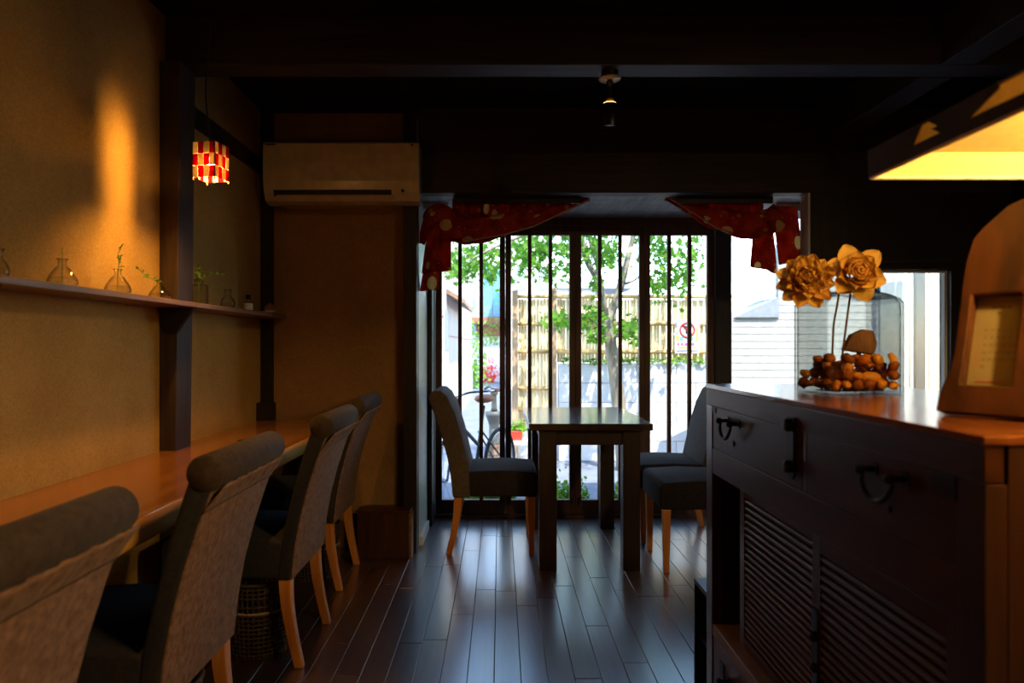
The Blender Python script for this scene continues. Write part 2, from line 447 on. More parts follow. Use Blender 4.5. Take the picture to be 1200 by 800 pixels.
# ceiling beams
struct('trim_1', MB().box(XL+.001, XR, 2.745, 2.875, 2.20, ZC-.001), M_darkx, 'dark cross beam under the ceiling carrying the spotlight', 'beam', bevel=.004)
struct('trim_2', MB().box(1.71, 1.84, YB, 2.744, 2.199, ZC-.001).box(1.71, 1.84, 2.876, YW-.06, 2.199, ZC-.001), M_darkx, 'long dark beam running towards the window at the right', 'beam', bevel=.004)
# lintel and back wall at the right
struct('trim_3', MB().box(-.44, XR, 3.80, 3.90, 1.93, ZC-.001), M_darkx, 'wide black lintel above the curtain and windows', 'lintel', bevel=.004)
bw = struct('wall_back_right', MB().box(1.665, XR, 3.80, 3.90, 1.52, 1.929).box(2.42, XR, 3.80, 3.90, 0, 1.519).box(1.665, 2.419, 3.80, 3.90, 0, .80), M_dark, 'dark timber wall around the small window behind the jar', 'wall')
MB().box(1.665, XR-.001, 3.785, 3.799, 1.55, 1.575).build('ledge', M_darkx, bw)
MB().box(1.652, 1.664, 3.80, 3.90, 1.52, 1.929).build('white_edge_strip', M_white, bw)
# posts on the left
ps = struct('trim_4', MB().prism([(-1.299, 0), (-1.245, 0), (-1.218, 2.199), (-1.299, 2.199)], 'y', 2.70, 2.834), M_post, 'weathered timber post in front of the left wall between the shelf bottles', 'post', bevel=.004)
struct('trim_5', MB().box(-1.299, -1.245, 3.84, 3.899, .78, ZC-.001), M_dark, 'thin black corner post between ochre and brown plaster', 'post')
struct('trim_6', MB().box(-1.299, -1.275, 2.836, 3.838, 2.035, 2.11), M_dark, 'dark rail across the left wall behind the hanging lamp', 'rail')
struct('trim_7', MB().box(-.519, -.447, 3.79, 3.899, 0, ZC-.001), M_dark, 'black post right of the brown plaster wall', 'post', bevel=.003)
# alcove
struct('wall_alcove_left', MB().box(-.519, -.447, 3.901, YF, 0, 1.94), M_green, 'pale green side wall of the window alcove', 'wall')
struct('baseboard_alcove', MB().box(-.446, -.43, 3.93, 4.30, .0, .05), M_white, 'white skirting at the foot of the pale green side wall', 'baseboard')
ac = struct('ceiling_alcove', MB().box(-.52, 3.45, 3.901, YF+.06, 1.945, 2.0), M_joint, 'grey board ceiling of the window alcove', 'ceiling')
yy = 3.905
while yy < YF-.02:
    MB().box(-.44, 3.34, yy, min(yy+.112, YF), 1.935, 1.9445).build('board', M_alcove, ac); yy += .115
struct('wall_alcove_right', MB().box(3.35, 3.45, 3.901, YF+.06, 0, 1.94), M_green, 'side wall at the right end of the window alcove', 'wall')
struct('trim_8', MB().box(-.446, -.30, 4.10, 4.16, 1.90, 1.934), M_white, 'white box at the upper left corner of the alcove', 'trim')
struct('trim_9', MB().box(1.60, 1.80, 4.10, 4.16, 1.89, 1.934), M_white, 'white box at the upper right corner of the alcove', 'trim')
# outer wall above and around the windows
struct('wall_outer', MB().box(-2.2, 3.9, YF+.07, YF+.16, 1.96, 3.2).box(-2.2, -.46, YF+.07, YF+.16, -.25, 1.959).box(3.35, 3.9, YF+.07, YF+.16, -.25, 1.959), M_dark, 'outer wall of the house around the lattice windows', 'wall')
struct('roof_eave', MB().box(-2.4, 3.8, YF+.05, YF+.75, 2.55, 2.62), M_dark, 'eave over the lattice windows outside', 'eave')

# ------------------------------------------------------------------ lattice windows
def wx(px): return (px-CX)*YF/F
ZT = H+128*YF/F; ZB = H-181*YF/F; ZTT = 1.934
struct('trim_10', MB().box(wx(498), wx(510.5), 4.35, YF+.06, 0, 1.934), M_dark, 'dark jamb left of the lattice windows', 'post')
struct('trim_11', MB().box(wx(836.5), wx(855), YF-.04, YF+.06, 0, 1.934), M_dark, 'thick dark post right of the lattice windows', 'post')
sill = struct('trim_12', MB().box(wx(498), 3.34, YF-.05, YF+.06, .001, .02), M_frame, 'threshold under the lattice windows', 'threshold')
struct('trim_13', MB().box(wx(511), wx(836), YF-.03, YF+.05, 1.885, 1.934), M_frame, 'head rail above the lattice windows', 'rail')
PAN = [(511, 592, (518, 585.5), (539.2, 564)), (592.2, 674, (599, 667), (620.5, 644.8)),
       (674.2, 755, (681, 748.5), (702.3, 726.3)), (755.2, 836, (761.5, 828), (783.5, 807.3))]
WHICH = ['leftmost lattice window panel, half behind the tied curtain', 'second lattice window panel from the left, above the table chair',
         'third lattice window panel, showing the tree trunk', 'fourth lattice window panel, nearest the thick dark post']
for k, (a, b, (ga, gb), bars) in enumerate(PAN):
    wd = thing('window_%d' % (k+1), WHICH[k], 'window', (wx((a+b)/2), YF, .02), kind='structure')
    MB().box(wx(a), wx(ga), YF-.018, YF+.018, .022, 1.884).build('stile', M_frame, wd, bevel=.002)
    MB().box(wx(gb), wx(b), YF-.018, YF+.018, .022, 1.884).build('stile', M_frame, wd, bevel=.002)
    MB().box(wx(ga), wx(gb), YF-.017, YF+.017, .022, ZB).build('bottom_rail', M_frame, wd)
    MB().box(wx(ga), wx(gb), YF-.017, YF+.017, ZT, 1.884).build('top_rail', M_frame, wd)
    for q in bars:
        MB().box(wx(q-2.2), wx(q+2.2), YF-.02, YF+.004, ZB, ZT).build('lattice_bar', M_frame, wd)
    MB().box(wx(ga), wx(gb), YF+.006, YF+.010, ZB, ZT).build('pane', M_glass, wd)
    for q in ((ga-3, gb+3)):
        MB().box(wx(q)-.006, wx(q)+.006, YF-.03, YF-.018, .085, .13).build('bolt', M_iron, wd)
wd = thing('window_5', 'large clear pane right of the thick dark post facing white siding', 'window', (2.1, YF, .02), kind='structure')
MB().box(wx(855)+.001, 3.34, YF+.0, YF+.006, .06, 1.93).build('pane', M_glass, wd)
MB().box(wx(855)+.001, 3.34, YF-.02, YF+.03, .021, .06).build('bottom_rail', M_frame, wd)
wd = thing('window_6', 'small white framed window in the dark wall behind the jar', 'window', (2.04, 3.85, .80), kind='structure')
MB().box(1.666, 2.418, 3.83, 3.86, 1.505, 1.5185).build('top_rail', M_white, wd)
MB().box(2.404, 2.4185, 3.83, 3.86, .815, 1.504).build('stile', M_white, wd)
MB().box(1.666, 2.418, 3.83, 3.86, .8015, .815).build('bottom_rail', M_white, wd)
MB().box(1.666, 2.403, 3.843, 3.847, .8155, 1.5045).build('pane', M_glass, wd)
MB().box(2.26, 2.33, 3.80, 3.825, 1.525, 1.535).build('latch', M_white, wd)

# ------------------------------------------------------------------ counter and shelf
ct = thing('counter', 'long glossy orange-brown timber counter along the ochre wall', 'counter', (-1.06, 2.0, 0))
HC = .71
top = MB().box(-1.298, -.842, -.6, 3.838, HC-.062, HC).build('counter_top', M_counter, ct, bevel=.004)
def edgefn(u, v):
    y = -.6+u*4.438; a = -math.pi/2+v*math.pi
    return (-.8415+.012*math.cos(a)+.003*math.sin(y*9)*math.cos(a), y, HC-.032+.030*math.sin(a))
MB().grid(edgefn, 60, 6).build('live_edge', M_edge, ct, smooth=True)
for yy in (.9, 2.05, 3.2):
    MB().box(-1.297, -1.22, yy-.03, yy+.03, .001, HC-.063).build('leg', M_leg, ct)
    MB().prism([(-1.219, HC-.063), (-.95, HC-.063), (-1.219, HC-.2)], 'y', yy-.02, yy+.02).build('bracket', M_dark, ct)
for (kx, ky, a, b) in ((-.98, 2.34, .022, .05), (-1.0, 2.62, .015, .035), (-.96, 1.55, .012, .03), (-1.1, 3.0, .01, .03)):
    MB().ball((kx, ky, HC+.0002), 1, 12, 4, (a, b, .0006)).build('knot', M_joint, ct)
MB().box(-1.297, -1.215, 3.77, 3.838, HC+.001, HC+.095).build('post_block', M_dark, ct)

sh = thing('wall_shelf', 'narrow brown wooden shelf holding glass bottles on the ochre wall', 'shelf', (-1.23, 2.7, 1.25))
ZS = 1.276
MB().box(-1.299, -1.155, .9, 2.698, ZS-.02, ZS).build('shelf_board', M_shelf, sh, bevel=.003)
MB().box(-1.225, -1.155, 2.699, 2.835, ZS-.02, ZS).box(-1.299, -1.155, 2.836, 3.838, ZS-.02, ZS).build('shelf_board', M_shelf, sh, bevel=.002)
for yy in (1.64, 2.686):
    MB().prism([(-1.298, ZS-.0205), (-1.16, ZS-.0205), (-1.225, ZS-.115), (-1.25, ZS-.115)], 'y', yy-.012, yy+.012).build('bracket', M_dark, sh)

# ------------------------------------------------------------------ bottles on the shelf
def sprig(parent, base, pts, leaves, size, seed):
    rs = random.Random(seed)
    P = catmull([Vector(base)+Vector(p) for p in pts], 5)
    st = MB().tube(P, .0011, 5).build('stem', M_leaf, parent, local=False)
    lf = MB()
    for i in range(leaves):
        p = P[int(len(P)*(.45+.54*i/max(1, leaves-1)))-1]
        d = Vector((rs.uniform(-1, 1), rs.uniform(-1, 1), rs.uniform(-.2, .9))).normalized(); s = d.orthogonal().normalized()
        n_ = d.cross(s)
        L = size*rs.uniform(.7, 1.2)
        k = len(lf.v)
        lf.v += [p, p+d*L*.4+s*L*.3+n_*L*.06, p+d*L, p+d*L*.4-s*L*.3+n_*L*.06]; lf.f.append([k, k+1, k+2, k+3])
    lf.build('leaves', M_leaf, parent, kind='stuff')
def flask(name, label, loc, r, h, neck, sprigs=(), kindp='cone', glass=None, group='glass bottles on the wall shelf', cat='bottle'):
    t = thing(name, label, cat, loc, group=group)
    if kindp == 'cone':
        pr = [(r*.8, .001), (r, .008), (r*1.0, .016), (r*.86, h*.38), (r*.5, h*.66), (neck, h*.76), (neck, h*.95), (neck*1.35, h)]
    else:
        pr = [(r*.6, .001), (r*.95, h*.12), (r, h*.3), (r*.85, h*.5), (neck, h*.68), (neck, h*.95), (neck*1.3, h)]
    MB().lathe([(max(0.0005, a), b) for a, b in pr], n=20, cap=False).lathe([(.0005, .0012), (pr[0][0], .001)], n=20, cap=False).build('glass_body', glass or M_vase, t, local=True, smooth=True)
    MB().ring((0, 0, h), neck*1.3, .0013, 18, 5).build('lip', M_vase, t, local=True, smooth=True)
    MB().lathe([(.0005, .004), (r*.86, .005), (r*.92, .016), (r*.80, h*.34), (.0005, h*.34)], n=18, cap=False).build('water', M_water, t, local=True, smooth=True)
    for q, (pts, nl, sz) in enumerate(sprigs):
        sprig(t, loc, [(0, 0, .01)]+[(0, 0, h*.8)]+pts, nl, sz, hash(label) % 1000 if False else len(label)*7+q)
    return t
def shy(px, X=-1.225): return -X*F/(CX-px)
flask('bottle', 'small dark glass bottle at the very left end of the shelf', (-1.225, shy(-2), ZS), .024, .072, .010, kindp='round', glass=M_vase)
flask('flask', 'conical glass flask with a straight pale green stalk', (-1.225, shy(73), ZS), .040, .078, .011, [([(0, .0, .088), (0, 0, .11)], 0, .01)])
flask('flask', 'conical glass flask with a thin upright leafy twig', (-1.225, shy(138), ZS), .040, .080, .010, [([(.004, .0, .10), (-.004, .01, .13), (.012, .012, .165)], 8, .02)])
flask('flask', 'squat glass flask with a sprig leaning left beside the post', (-1.225, shy(187), ZS), .038, .070, .010, [([(-.02, -.05, .08), (-.025, -.115, .105)], 12, .02)])
v4 = thing('ribbed_bottle', 'square ribbed glass bottle with sprigs just right of the post', 'bottle', (-1.222, shy(233, -1.222), ZS), group='glass bottles on the wall shelf')
rb = MB().prism([(-.033, -.022), (.033, -.022), (.033, .022), (-.033, .022)], 'z', .001, .082).build('glass_body', M_vase, v4, local=True, bevel=.006)
for i in range(9):
    MB().box(-.032+i*.0075, -.0285+i*.0075, -.0242, -.0225, .006, .078).build('rib', M_vase, v4, local=True)
MB().lathe([(.017, .0822), (.017, .098), (.020, .10)], n=16, cap=False).build('neck', M_vase, v4, local=True, smooth=True)
for q, pts in enumerate(([(-.01, -.04, .14), (-.03, -.09, .20)], [(.0, -.02, .14), (0, -.01, .155)], [(.03, .05, .13), (.06, .10, .13)], [(-.02, -.04, .12), (-.03, -.08, .14)])):
    sprig(v4, v4.location, [(0, 0, .01), (0, 0, .09)]+pts, 6, .026, 40+q)
flask('bottle', 'small round glass jar with short neck, second glass right of the post', (-1.225, shy(267), ZS), .032, .085, .013, kindp='round')
v6 = thing('stoppered_bottle', 'little glass bottle with a pale label and dark stopper', 'bottle', (-1.225, shy(291), ZS), group='glass bottles on the wall shelf')
MB().lathe([(.019, .001), (.021, .004), (.021, .046), (.011, .054), (.010, .068)], n=18, cap=False).build('glass_body', M_vase, v6, local=True, smooth=True)
MB().lathe([(.0214, .008), (.0214, .04)], n=18, cap=False).build('paper_label', M_ceramic, v6, local=True, smooth=True)
MB().lathe([(.0115, .062), (.0125, .074), (.0115, .082)], n=14).build('stopper', M_dark, v6, local=True, smooth=True)
tag(MB().lathe([(.014, .0), (.02, .002), (.044, .012), (.046, .014), (.018, .005), (.001, .004)], c=(-1.225, shy(313), ZS+.0005), n=24).build('ceramic_dish', M_ceramic, smooth=True), 'shallow white ceramic dish near the right end of the shelf', 'dish')
po = thing('clay_ornament', 'small clay house ornament at the right end of the shelf', 'ornament', (-1.225, 3.78, ZS))
MB().box(-.026, .026, -.022, .022, .0005, .032).build('walls', M_clay, po, local=True, bevel=.004)
MB().prism([(-.031, .0325), (.031, .0325), (.0, .062)], 'y', -.026, .026).build('roof', M_redbrown, po, local=True, bevel=.003)

# ------------------------------------------------------------------ chairs  (local: front towards +x, rear feet at x = 0)
def smooth_poly(o):
    for p in o.data.polygons: p.use_smooth = True
def make_chair(scroll, label, group, seatmat, backmat, rollmat):
    t = thing('dining_chair', label, 'chair', group=group)
    W = .222
    # seat cushion
    sp = [(.05, .312), (.478, .312), (.486, .33), (.486, .425), (.47, .443), (.30, .452), (.13, .446), (.05, .44)]
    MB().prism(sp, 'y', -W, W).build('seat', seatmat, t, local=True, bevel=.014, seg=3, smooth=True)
    rear = [(.036, .309), (.024, .42), (.006, .52), (-.020, .62), (-.052, .72), (-.082, .80)]
    front = [(.013, .855), (.044, .76), (.078, .65), (.106, .53), (.124, .45), (.130, .309)]
    if scroll:
        front = [(-.048, .862), (-.016, .77), (.014, .67), (.040, .57), (.066, .46), (.085, .309)]
        poly = rear+[(-.090, .83), (-.075, .862)]+front
    else:
        poly = rear+[(-.096, .835), (-.088, .858), (-.062, .872), (-.03, .872)]+[(.004, .845)]+front[1:]
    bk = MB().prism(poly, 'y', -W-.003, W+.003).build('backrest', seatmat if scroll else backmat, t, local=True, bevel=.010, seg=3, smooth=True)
    if scroll:
        inner = [(x_+.006, z_) for (x_, z_) in rear]
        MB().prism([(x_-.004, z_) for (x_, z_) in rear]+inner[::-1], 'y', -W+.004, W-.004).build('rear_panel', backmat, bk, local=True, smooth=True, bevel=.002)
        cx, cz, r = -.068, .834, .041
        pr = [(0.0005, -.228), (r*.86, -.228), (r, -.219), (r, .219), (r*.86, .228), (.0005, .228)]
        T = Matrix.Rotation(R(-90), 3, 'X')
        MB().lathe(pr, c=(cx, 0, cz), n=22, T=T, cap=False).build('top_roll', rollmat, t, local=True, smooth=True)
        # gathered seam right under the roll
        def gath(u, v):
            y = -W+2*W*u
            f = .0045*(math.sin(y*95)+.6*math.sin(y*173+1))*(1-v)
            return (-.1035+.033*v*.9-f*.6-.006*(1-v)+.010*v, y, .808-.06*v)
        MB().grid(gath, 70, 6).build('gathered_seam', backmat, bk, local=True, smooth=True, solid=.004)
    for s in (-1, 1):
        y = s*.192
        rl = catmull([(.062, y, .311), (.056, y, .22), (.040, y, .12), (.014, y, .0)], 5)
        # rear leg: square section sweeping back
        mb = MB()
        n = len(rl)
        for i, p in enumerate(rl):
            hw = .021-.006*i/(n-1)
            for (dx, dy) in ((-1, -1), (1, -1), (1, 1), (-1, 1)): mb.v.append(p+Vector((dx*hw, dy*hw, 0)))
        for i in range(n-1):
            for j in range(4):
                a = i*4+j; b = i*4+(j+1) % 4; mb.f.append([a, b, b+4, a+4])
        mb.f += [[3, 2, 1, 0], [4*(n-1)+j for j in range(4)]]
        mb.build('leg', M_leg, t, local=True, bevel=.003)
        mb = MB(); fl_ = [(.452, y, .311, .020), (.452, y, 0, .0135)]
        for (px, py, pz, hw) in fl_:
            for (dx, dy) in ((-1, -1), (1, -1), (1, 1), (-1, 1)): mb.v.append(Vector((px+dx*hw, py+dy*hw, pz)))
        for j in range(4): mb.f.append([j, (j+1) % 4, 4+(j+1) % 4, 4+j])
        mb.f += [[3, 2, 1, 0], [4, 5, 6, 7]]
        mb.build('leg', M_leg, t, local=True, bevel=.003)
    return t
G1 = 'roll-back chairs along the counter'
LB = ['brown suede roll-back chair nearest the viewer, cut by the left edge', 'brown suede roll-back chair, second along the counter from the viewer',
      'brown suede roll-back chair, third along the counter, above a woven basket', 'brown suede roll-back chair at the far end of the counter by the plaster wall']
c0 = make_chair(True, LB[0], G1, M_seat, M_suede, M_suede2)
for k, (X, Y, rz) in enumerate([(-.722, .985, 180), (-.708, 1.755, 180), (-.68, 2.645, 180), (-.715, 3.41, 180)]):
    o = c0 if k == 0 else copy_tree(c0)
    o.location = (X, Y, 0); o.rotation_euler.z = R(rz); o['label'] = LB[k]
G2 = 'chairs around the small table'
d0 = make_chair(False, 'dark grey chair left of the table, turned sideways', G2, M_seat, M_grey, M_grey)
d0.location = (-.285, 3.955, 0); d0.rotation_euler.z = 0
for (X, Y, rz, lab) in ((1.265, 3.66, 180, 'dark chair right of the table, nearest seat beside the chest'), (1.255, 4.17, 180, 'dark chair right of the table, further seat next to the window')):
    o = copy_tree(d0); o.location = (X, Y, 0); o.rotation_euler.z = R(rz); o['label'] = lab

# ------------------------------------------------------------------ table
tb = thing('dining_table', 'small dark wooden table with glossy top before the windows', 'table', (.445, 3.94, 0))
tp = MB().box(.142, .749, 3.465, 4.40, .694, .728).build('table_top', M_table, tb, bevel=.003)
for (a, b) in ((.193, .280), (.607, .692)):
    MB().box(a, b, 3.492, 3.577, 0, .693).build('leg', M_tleg, tb, bevel=.003)
    MB().box(a, b, 4.285, 4.365, 0, .693).build('leg', M_tleg, tb, bevel=.003)
MB().box(.281, .606, 3.51, 3.535, .618, .693).build('apron', M_tleg, tb)
MB().box(.281, .606, 4.33, 4.355, .618, .693).build('apron', M_tleg, tb)
MB().box(.21, .235, 3.578, 4.284, .618, .693).build('apron', M_tleg, tb)
MB().box(.65, .675, 3.578, 4.284, .618, .693).build('apron', M_tleg, tb)

# ------------------------------------------------------------------ low box, baskets
lb = thing('low_cabinet', 'low dark wooden box against the brown plaster wall', 'cabinet', (-.60, 3.78, 0))
MB().box(-.745, -.475, 3.69, 3.788, 0, .235).box(-.745, -.53, 3.789, 3.897, 0, .235).build('body', M_chestv, lb, bevel=.003)
MB().box(-.75, -.468, 3.685, 3.788, .2355, .252).build('lid', M_chest, lb, bevel=.002)
MB().box(-.474, -.462, 3.688, 3.788, .001, .234).build('side_board', M_shelf, lb)
def basket(label, X, Y, r, h):
    t = thing('wicker_basket', label, 'basket', (X, Y, 0), group='baskets under the counter chairs')
    mb = MB()
    n = 40
    for i in range(n):
        a = 2*math.pi*i/n; P = []
        for q in range(9):
            z = h*q/8; rr = r*(.82+.18*q/8)+.0025*(1 if (i+q) % 2 else -1)
            P.append((rr*math.cos(a), rr*math.sin(a), z+.002))
        mb.tube(P, .0032, 5)
    mb.build('upright', M_straw, t, local=True, kind='stuff')
    mb = MB()
    for q in range(1, 17):
        z = h*q/17
        if q in (11, 13): continue
        mb.ring((0, 0, z), r*(.82+.18*q/17), .0038, 40, 5)
    mb.build('weave', M_straw, t, local=True, kind='stuff')
    MB().lathe([(.001, .002), (r*.82, .002), (r*.82, .008), (.001, .008)], n=28).build('bottom', M_straw, t, local=True)
    MB().ring((0, 0, h), r, .007, 40, 6).build('rim', M_straw, t, local=True, smooth=True)
    MB().ring((0, 0, h*.62), r*.945, .005, 40, 5).build('pale_band', M_rim, t, local=True, smooth=True)
    return t
basket('dark woven basket under the third counter chair', -.885, 2.60, .125, .27)
basket('dark woven basket under the far counter chair', -.90, 3.42, .125, .25)
basket('dark woven basket under the second counter chair', -.90, 1.82, .125, .25)

# ------------------------------------------------------------------ air conditioner
a0, a1 = -1.228, -.418; AZ0, AZ1 = 1.852, 2.166
acu = thing('air_conditioner', 'white wall air conditioner above the brown plaster wall', 'air conditioner', (-.82, 3.78, 1.85))
prof = [(3.789, AZ0), (3.74, AZ0), (3.70, AZ0+.012), (3.675, AZ0+.05), (3.660, AZ0+.11), (3.655, AZ0+.20), (3.658, AZ1-.012), (3.668, AZ1), (3.789, AZ1)]
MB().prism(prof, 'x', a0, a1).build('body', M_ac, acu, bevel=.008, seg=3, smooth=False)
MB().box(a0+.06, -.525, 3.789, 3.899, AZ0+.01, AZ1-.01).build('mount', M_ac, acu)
MB().prism([(3.6625, AZ0+.062), (3.6785, AZ0+.032), (3.70, AZ0+.045), (3.69, AZ0+.075)], 'x', a0+.055, a1-.145).build('outlet', M_acdark, acu)
MB().prism([(3.672, AZ0+.034), (3.686, AZ0+.018), (3.690, AZ0+.022), (3.676, AZ0+.038)], 'x', a0+.065, a1-.13).build('flap', M_ac, acu)
MB().box(a0+.070, a1-.135, 3.671, 3.69, AZ0+.038, AZ0+.040).build('vane', M_ac, acu)
MB().box(a0+.018, a0+.068, 3.6545, 3.6565, AZ1-.022, AZ1-.016).build('logo', M_acdark, acu)
MB().prism([(a1-.05, AZ1-.022), (a1-.03, AZ1-.028), (a1-.03, AZ1-.014)], 'y', 3.6545, 3.6565).build('mark', M_acdark, acu)
MB().lathe([(.0005, 0), (.009, 0), (.009, .004), (.0005, .004)], c=(a1-.085, 3.660, AZ0+.058), n=16, T=Matrix.Rotation(R(90), 3, 'X')).build('sensor', M_acdark, acu)

# ------------------------------------------------------------------ checkered hanging lamp
LX, LY, LZ0, LZ1 = -1.0, 2.45, 1.685, 1.806
hp = thing('pendant_lamp', 'small square pendant lamp of red and white checks', 'lamp', (LX, LY, LZ0))
S = .043; ROT = R(-11)
def lrot(x, y, z):
    return Vector((LX+x*math.cos(ROT)-y*math.sin(ROT), LY+x*math.sin(ROT)+y*math.cos(ROT), z))
for side in range(4):
    ang = side*math.pi/2
    for i in range(4):
        for j in range(3):
            u0 = -S+2*S*i/4; u1 = -S+2*S*(i+1)/4
            z0 = LZ0+(LZ1-LZ0)*j/3; z1 = LZ0+(LZ1-LZ0)*(j+1)/3
            gap = side == 3 and i == 2 and j < 2
            if gap: u1 = u0+.008           # gap added on the wall side to throw a bright streak there
            mb = MB()
            def q(u, dpt, z):
                x, y = u, -S-dpt
                return lrot(x*math.cos(ang)-y*math.sin(ang), x*math.sin(ang)+y*math.cos(ang), z)
            pts = [q(u, d, z) for z in (z0+.0006, z1-.0006) for d in (0, -.0012) for u in (u0+.0005, u1-.0005)]
            mb.v = pts; mb.f = [[0, 2, 3, 1], [4, 5, 7, 6], [0, 1, 5, 4], [2, 6, 7, 3], [0, 4, 6, 2], [1, 3, 7, 5]]
            if gap and j == 1:                               # the added gap closes again above the middle
                q_hi = [q(u, d, z) for z in (z0+(z1-z0)*.55, z1-.0006) for d in (0, -.0012) for u in (u1, u1+.0125)]
                mc = MB(); mc.v = q_hi; mc.f = mb.f; mc.build('paper_tile', M_tilew, hp)
            mb.build('paper_tile', M_tilew if (i+j) % 2 == 0 else M_tiler, hp)
for (sx, sy) in ((-1, -1), (1, -1), (1, 1), (-1, 1)):
    p = lrot(sx*(S-.002), sy*(S-.002), 0)
    MB().tube([(p.x, p.y, LZ0-.008), (p.x, p.y, LZ1)], .0022, 6).build('corner_rod', M_edge, hp)
mb = MB(); mb.v = [lrot(sx*(S-.002), sy*(S-.002), LZ1+dz_) for dz_ in (-.003, 0) for (sx, sy) in ((-1, -1), (1, -1), (1, 1), (-1, 1))]
mb.f = [[3, 2, 1, 0], [4, 5, 6, 7]]+[[k, (k+1) % 4, 4+(k+1) % 4, 4+k] for k in range(4)]
mb.build('top_cap', M_bmetal, hp)
a_, b_ = lrot(-S, 0, LZ1), lrot(S, 0, LZ1)
MB().tube([a_, b_], .003, 6).build('cross_bar', M_bmetal, hp)
MB().lathe([(.012, LZ1-.035), (.014, LZ1), (.012, LZ1+.012), (.004, LZ1+.02)], c=(LX, LY, 0), n=14).build('socket', M_bmetal, hp, smooth=True)
MB().ball((LX, LY, LZ1-.058), .017, 14, 10).build('bulb', M_bulb, hp, smooth=True)
cord = catmull([(LX, LY, LZ1+.018), (LX-.012, LY, LZ1+.10), (LX-.018, LY, LZ1+.2), (LX-.008, LY, LZ1+.33), (LX, LY, ZC-.03)], 6)
MB().tube(cord, .003, 6).build('cord', M_bmetal, hp)
MB().lathe([(.035, ZC-.032), (.04, ZC-.001)], c=(LX, LY, 0), n=18).build('ceiling_rose', M_bmetal, hp)
lamp_light('pendant_lamp_light', (LX, LY, LZ0+.036), 24.0, (1, .47, .085), .016)
h2 = copy_tree(hp); h2.location.y = 1.2; h2['label'] = 'second square pendant of red and white checks, out of view nearer the viewer'
lamp_light('pendant_lamp_light', (LX, 1.2, LZ0+.036), 6.0, (1, .50, .12), .012)

# ------------------------------------------------------------------ spotlight on the beam
SX, SY = .435, 2.81
sp = thing('ceiling_spotlight', 'black spotlight with a pale round plate under the cross beam', 'spotlight', (SX, SY, 2.0))
MB().lathe([(.034, 2.172), (.034, 2.199)], c=(SX, SY, 0), n=20).build('base', M_bmetal, sp)
MB().lathe([(.0005, 2.163), (.042, 2.165), (.044, 2.170), (.042, 2.1715)], c=(SX, SY, 0), n=28).build('ceiling_plate', M_ac, sp, smooth=True)
MB().ball((SX, SY, 2.152), .014, 12, 8).build('ball_joint', M_bmetal, sp, smooth=True)
MB().tube([(SX, SY, 2.145), (SX, SY+.004, 2.09)], .006, 8).build('arm', M_bmetal, sp)
MB().lathe([(.016, 2.068), (.017, 2.088)], c=(SX, SY, 0), n=18).build('lamp_neck', M_edge, sp, smooth=True)
MB().lathe([(.037, 1.975), (.038, 1.98), (.038, 2.062), (.030, 2.068)], c=(SX, SY, 0), n=26, cap=False).lathe([(.0005, 1.985), (.036, 1.985)], c=(SX, SY, 0), n=26, cap=False).build('shade', M_bmetal, sp, smooth=True)
MB().ring((SX, SY, 2.068), .023, .005, 26, 6).build('lit_slot', M_spotglow, sp, smooth=True)

# ------------------------------------------------------------------ paper lamp over the chest
PX0, PX1, PY0, PY1, PZ = .662, 1.20, .33, 1.265, 1.413
pl = thing('paper_pendant_lamp', 'wide glowing yellow paper lamp hanging over the chest', 'lamp', ((PX0+PX1)/2, (PY0+PY1)/2, PZ))
BH = .045                                            # height of the upright band under the sloping top
ax, ay, az = (PX0+PX1)/2, (PY0+PY1)/2, PZ+BH+.082
hx = .055
rim = [(PX0, PY0), (PX1, PY0), (PX1, PY1), (PX0, PY1)]
inn = [(ax-hx, ay-hx), (ax+hx, ay-hx), (ax+hx, ay+hx), (ax-hx, ay+hx)]
for k in range(4):
    a, b = rim[k], rim[(k+1) % 4]; c, d = inn[(k+1) % 4], inn[k]
    mb = MB(); mb.v = [Vector((*a, PZ+BH)), Vector((*b, PZ+BH)), Vector((*c, az)), Vector((*d, az))]; mb.f = [[0, 1, 2, 3]]
    mb.build('paper_panel', M_shadein, pl, solid=.001)
    mb = MB(); mb.v = [Vector((*a, PZ+BH+.004)), Vector((*b, PZ+BH+.004)), Vector((*c, az+.004)), Vector((*d, az+.004))]; mb.f = [[0, 1, 2, 3]]
    mb.build('cover_panel', M_shadeout, pl, solid=.001)
    mb = MB(); mb.v = [Vector((*a, PZ)), Vector((*b, PZ)), Vector((*b, PZ+BH)), Vector((*a, PZ+BH))]; mb.f = [[0, 1, 2, 3]]
    mb.build('paper_band', M_shadein, pl, solid=.001)
    if k < 3:
        nx_, ny_ = ((0, -.003), (.003, 0), (0, .003))[k]
        mb = MB(); mb.v = [v+Vector((nx_, ny_, 0)) for v in [Vector((*a, PZ)), Vector((*b, PZ)), Vector((*b, PZ+BH+.003)), Vector((*a, PZ+BH+.003))]]; mb.f = [[0, 1, 2, 3]]
        mb.build('band_board', M_shadeout, pl, solid=.002)
    else:                                            # the side towards the counter has cut-outs that show the lit paper
        for poly in ([(PY0, 0), (PY1, 0), (PY1, .018), (PY0, .018)], [(1.132, .0182), (PY1, .0182), (PY1, BH+.003), (1.105, BH+.003)],
                     [(.998, .0182), (1.058, .0182), (1.080, .030), (1.064, .030), (1.095, BH+.003), (.935, BH+.003), (.935, .040)]):
            MB().prism([(y_, PZ+z_) for (y_, z_) in poly], 'x', PX0-.005, PX0-.002).build('band_board', M_shadeout, pl)
    MB().tube([(*a, PZ), (*b, PZ)], .004, 6).build('rim_bar', M_palewood, pl)
    MB().tube([(*a, PZ+BH), (*d, az)], .003, 6).build('rib', M_palewood, pl)
MB().lathe([(.016, az-.02), (.018, az+.03), (.008, az+.05)], c=(ax, ay, 0), n=14).build('socket', M_bmetal, pl)
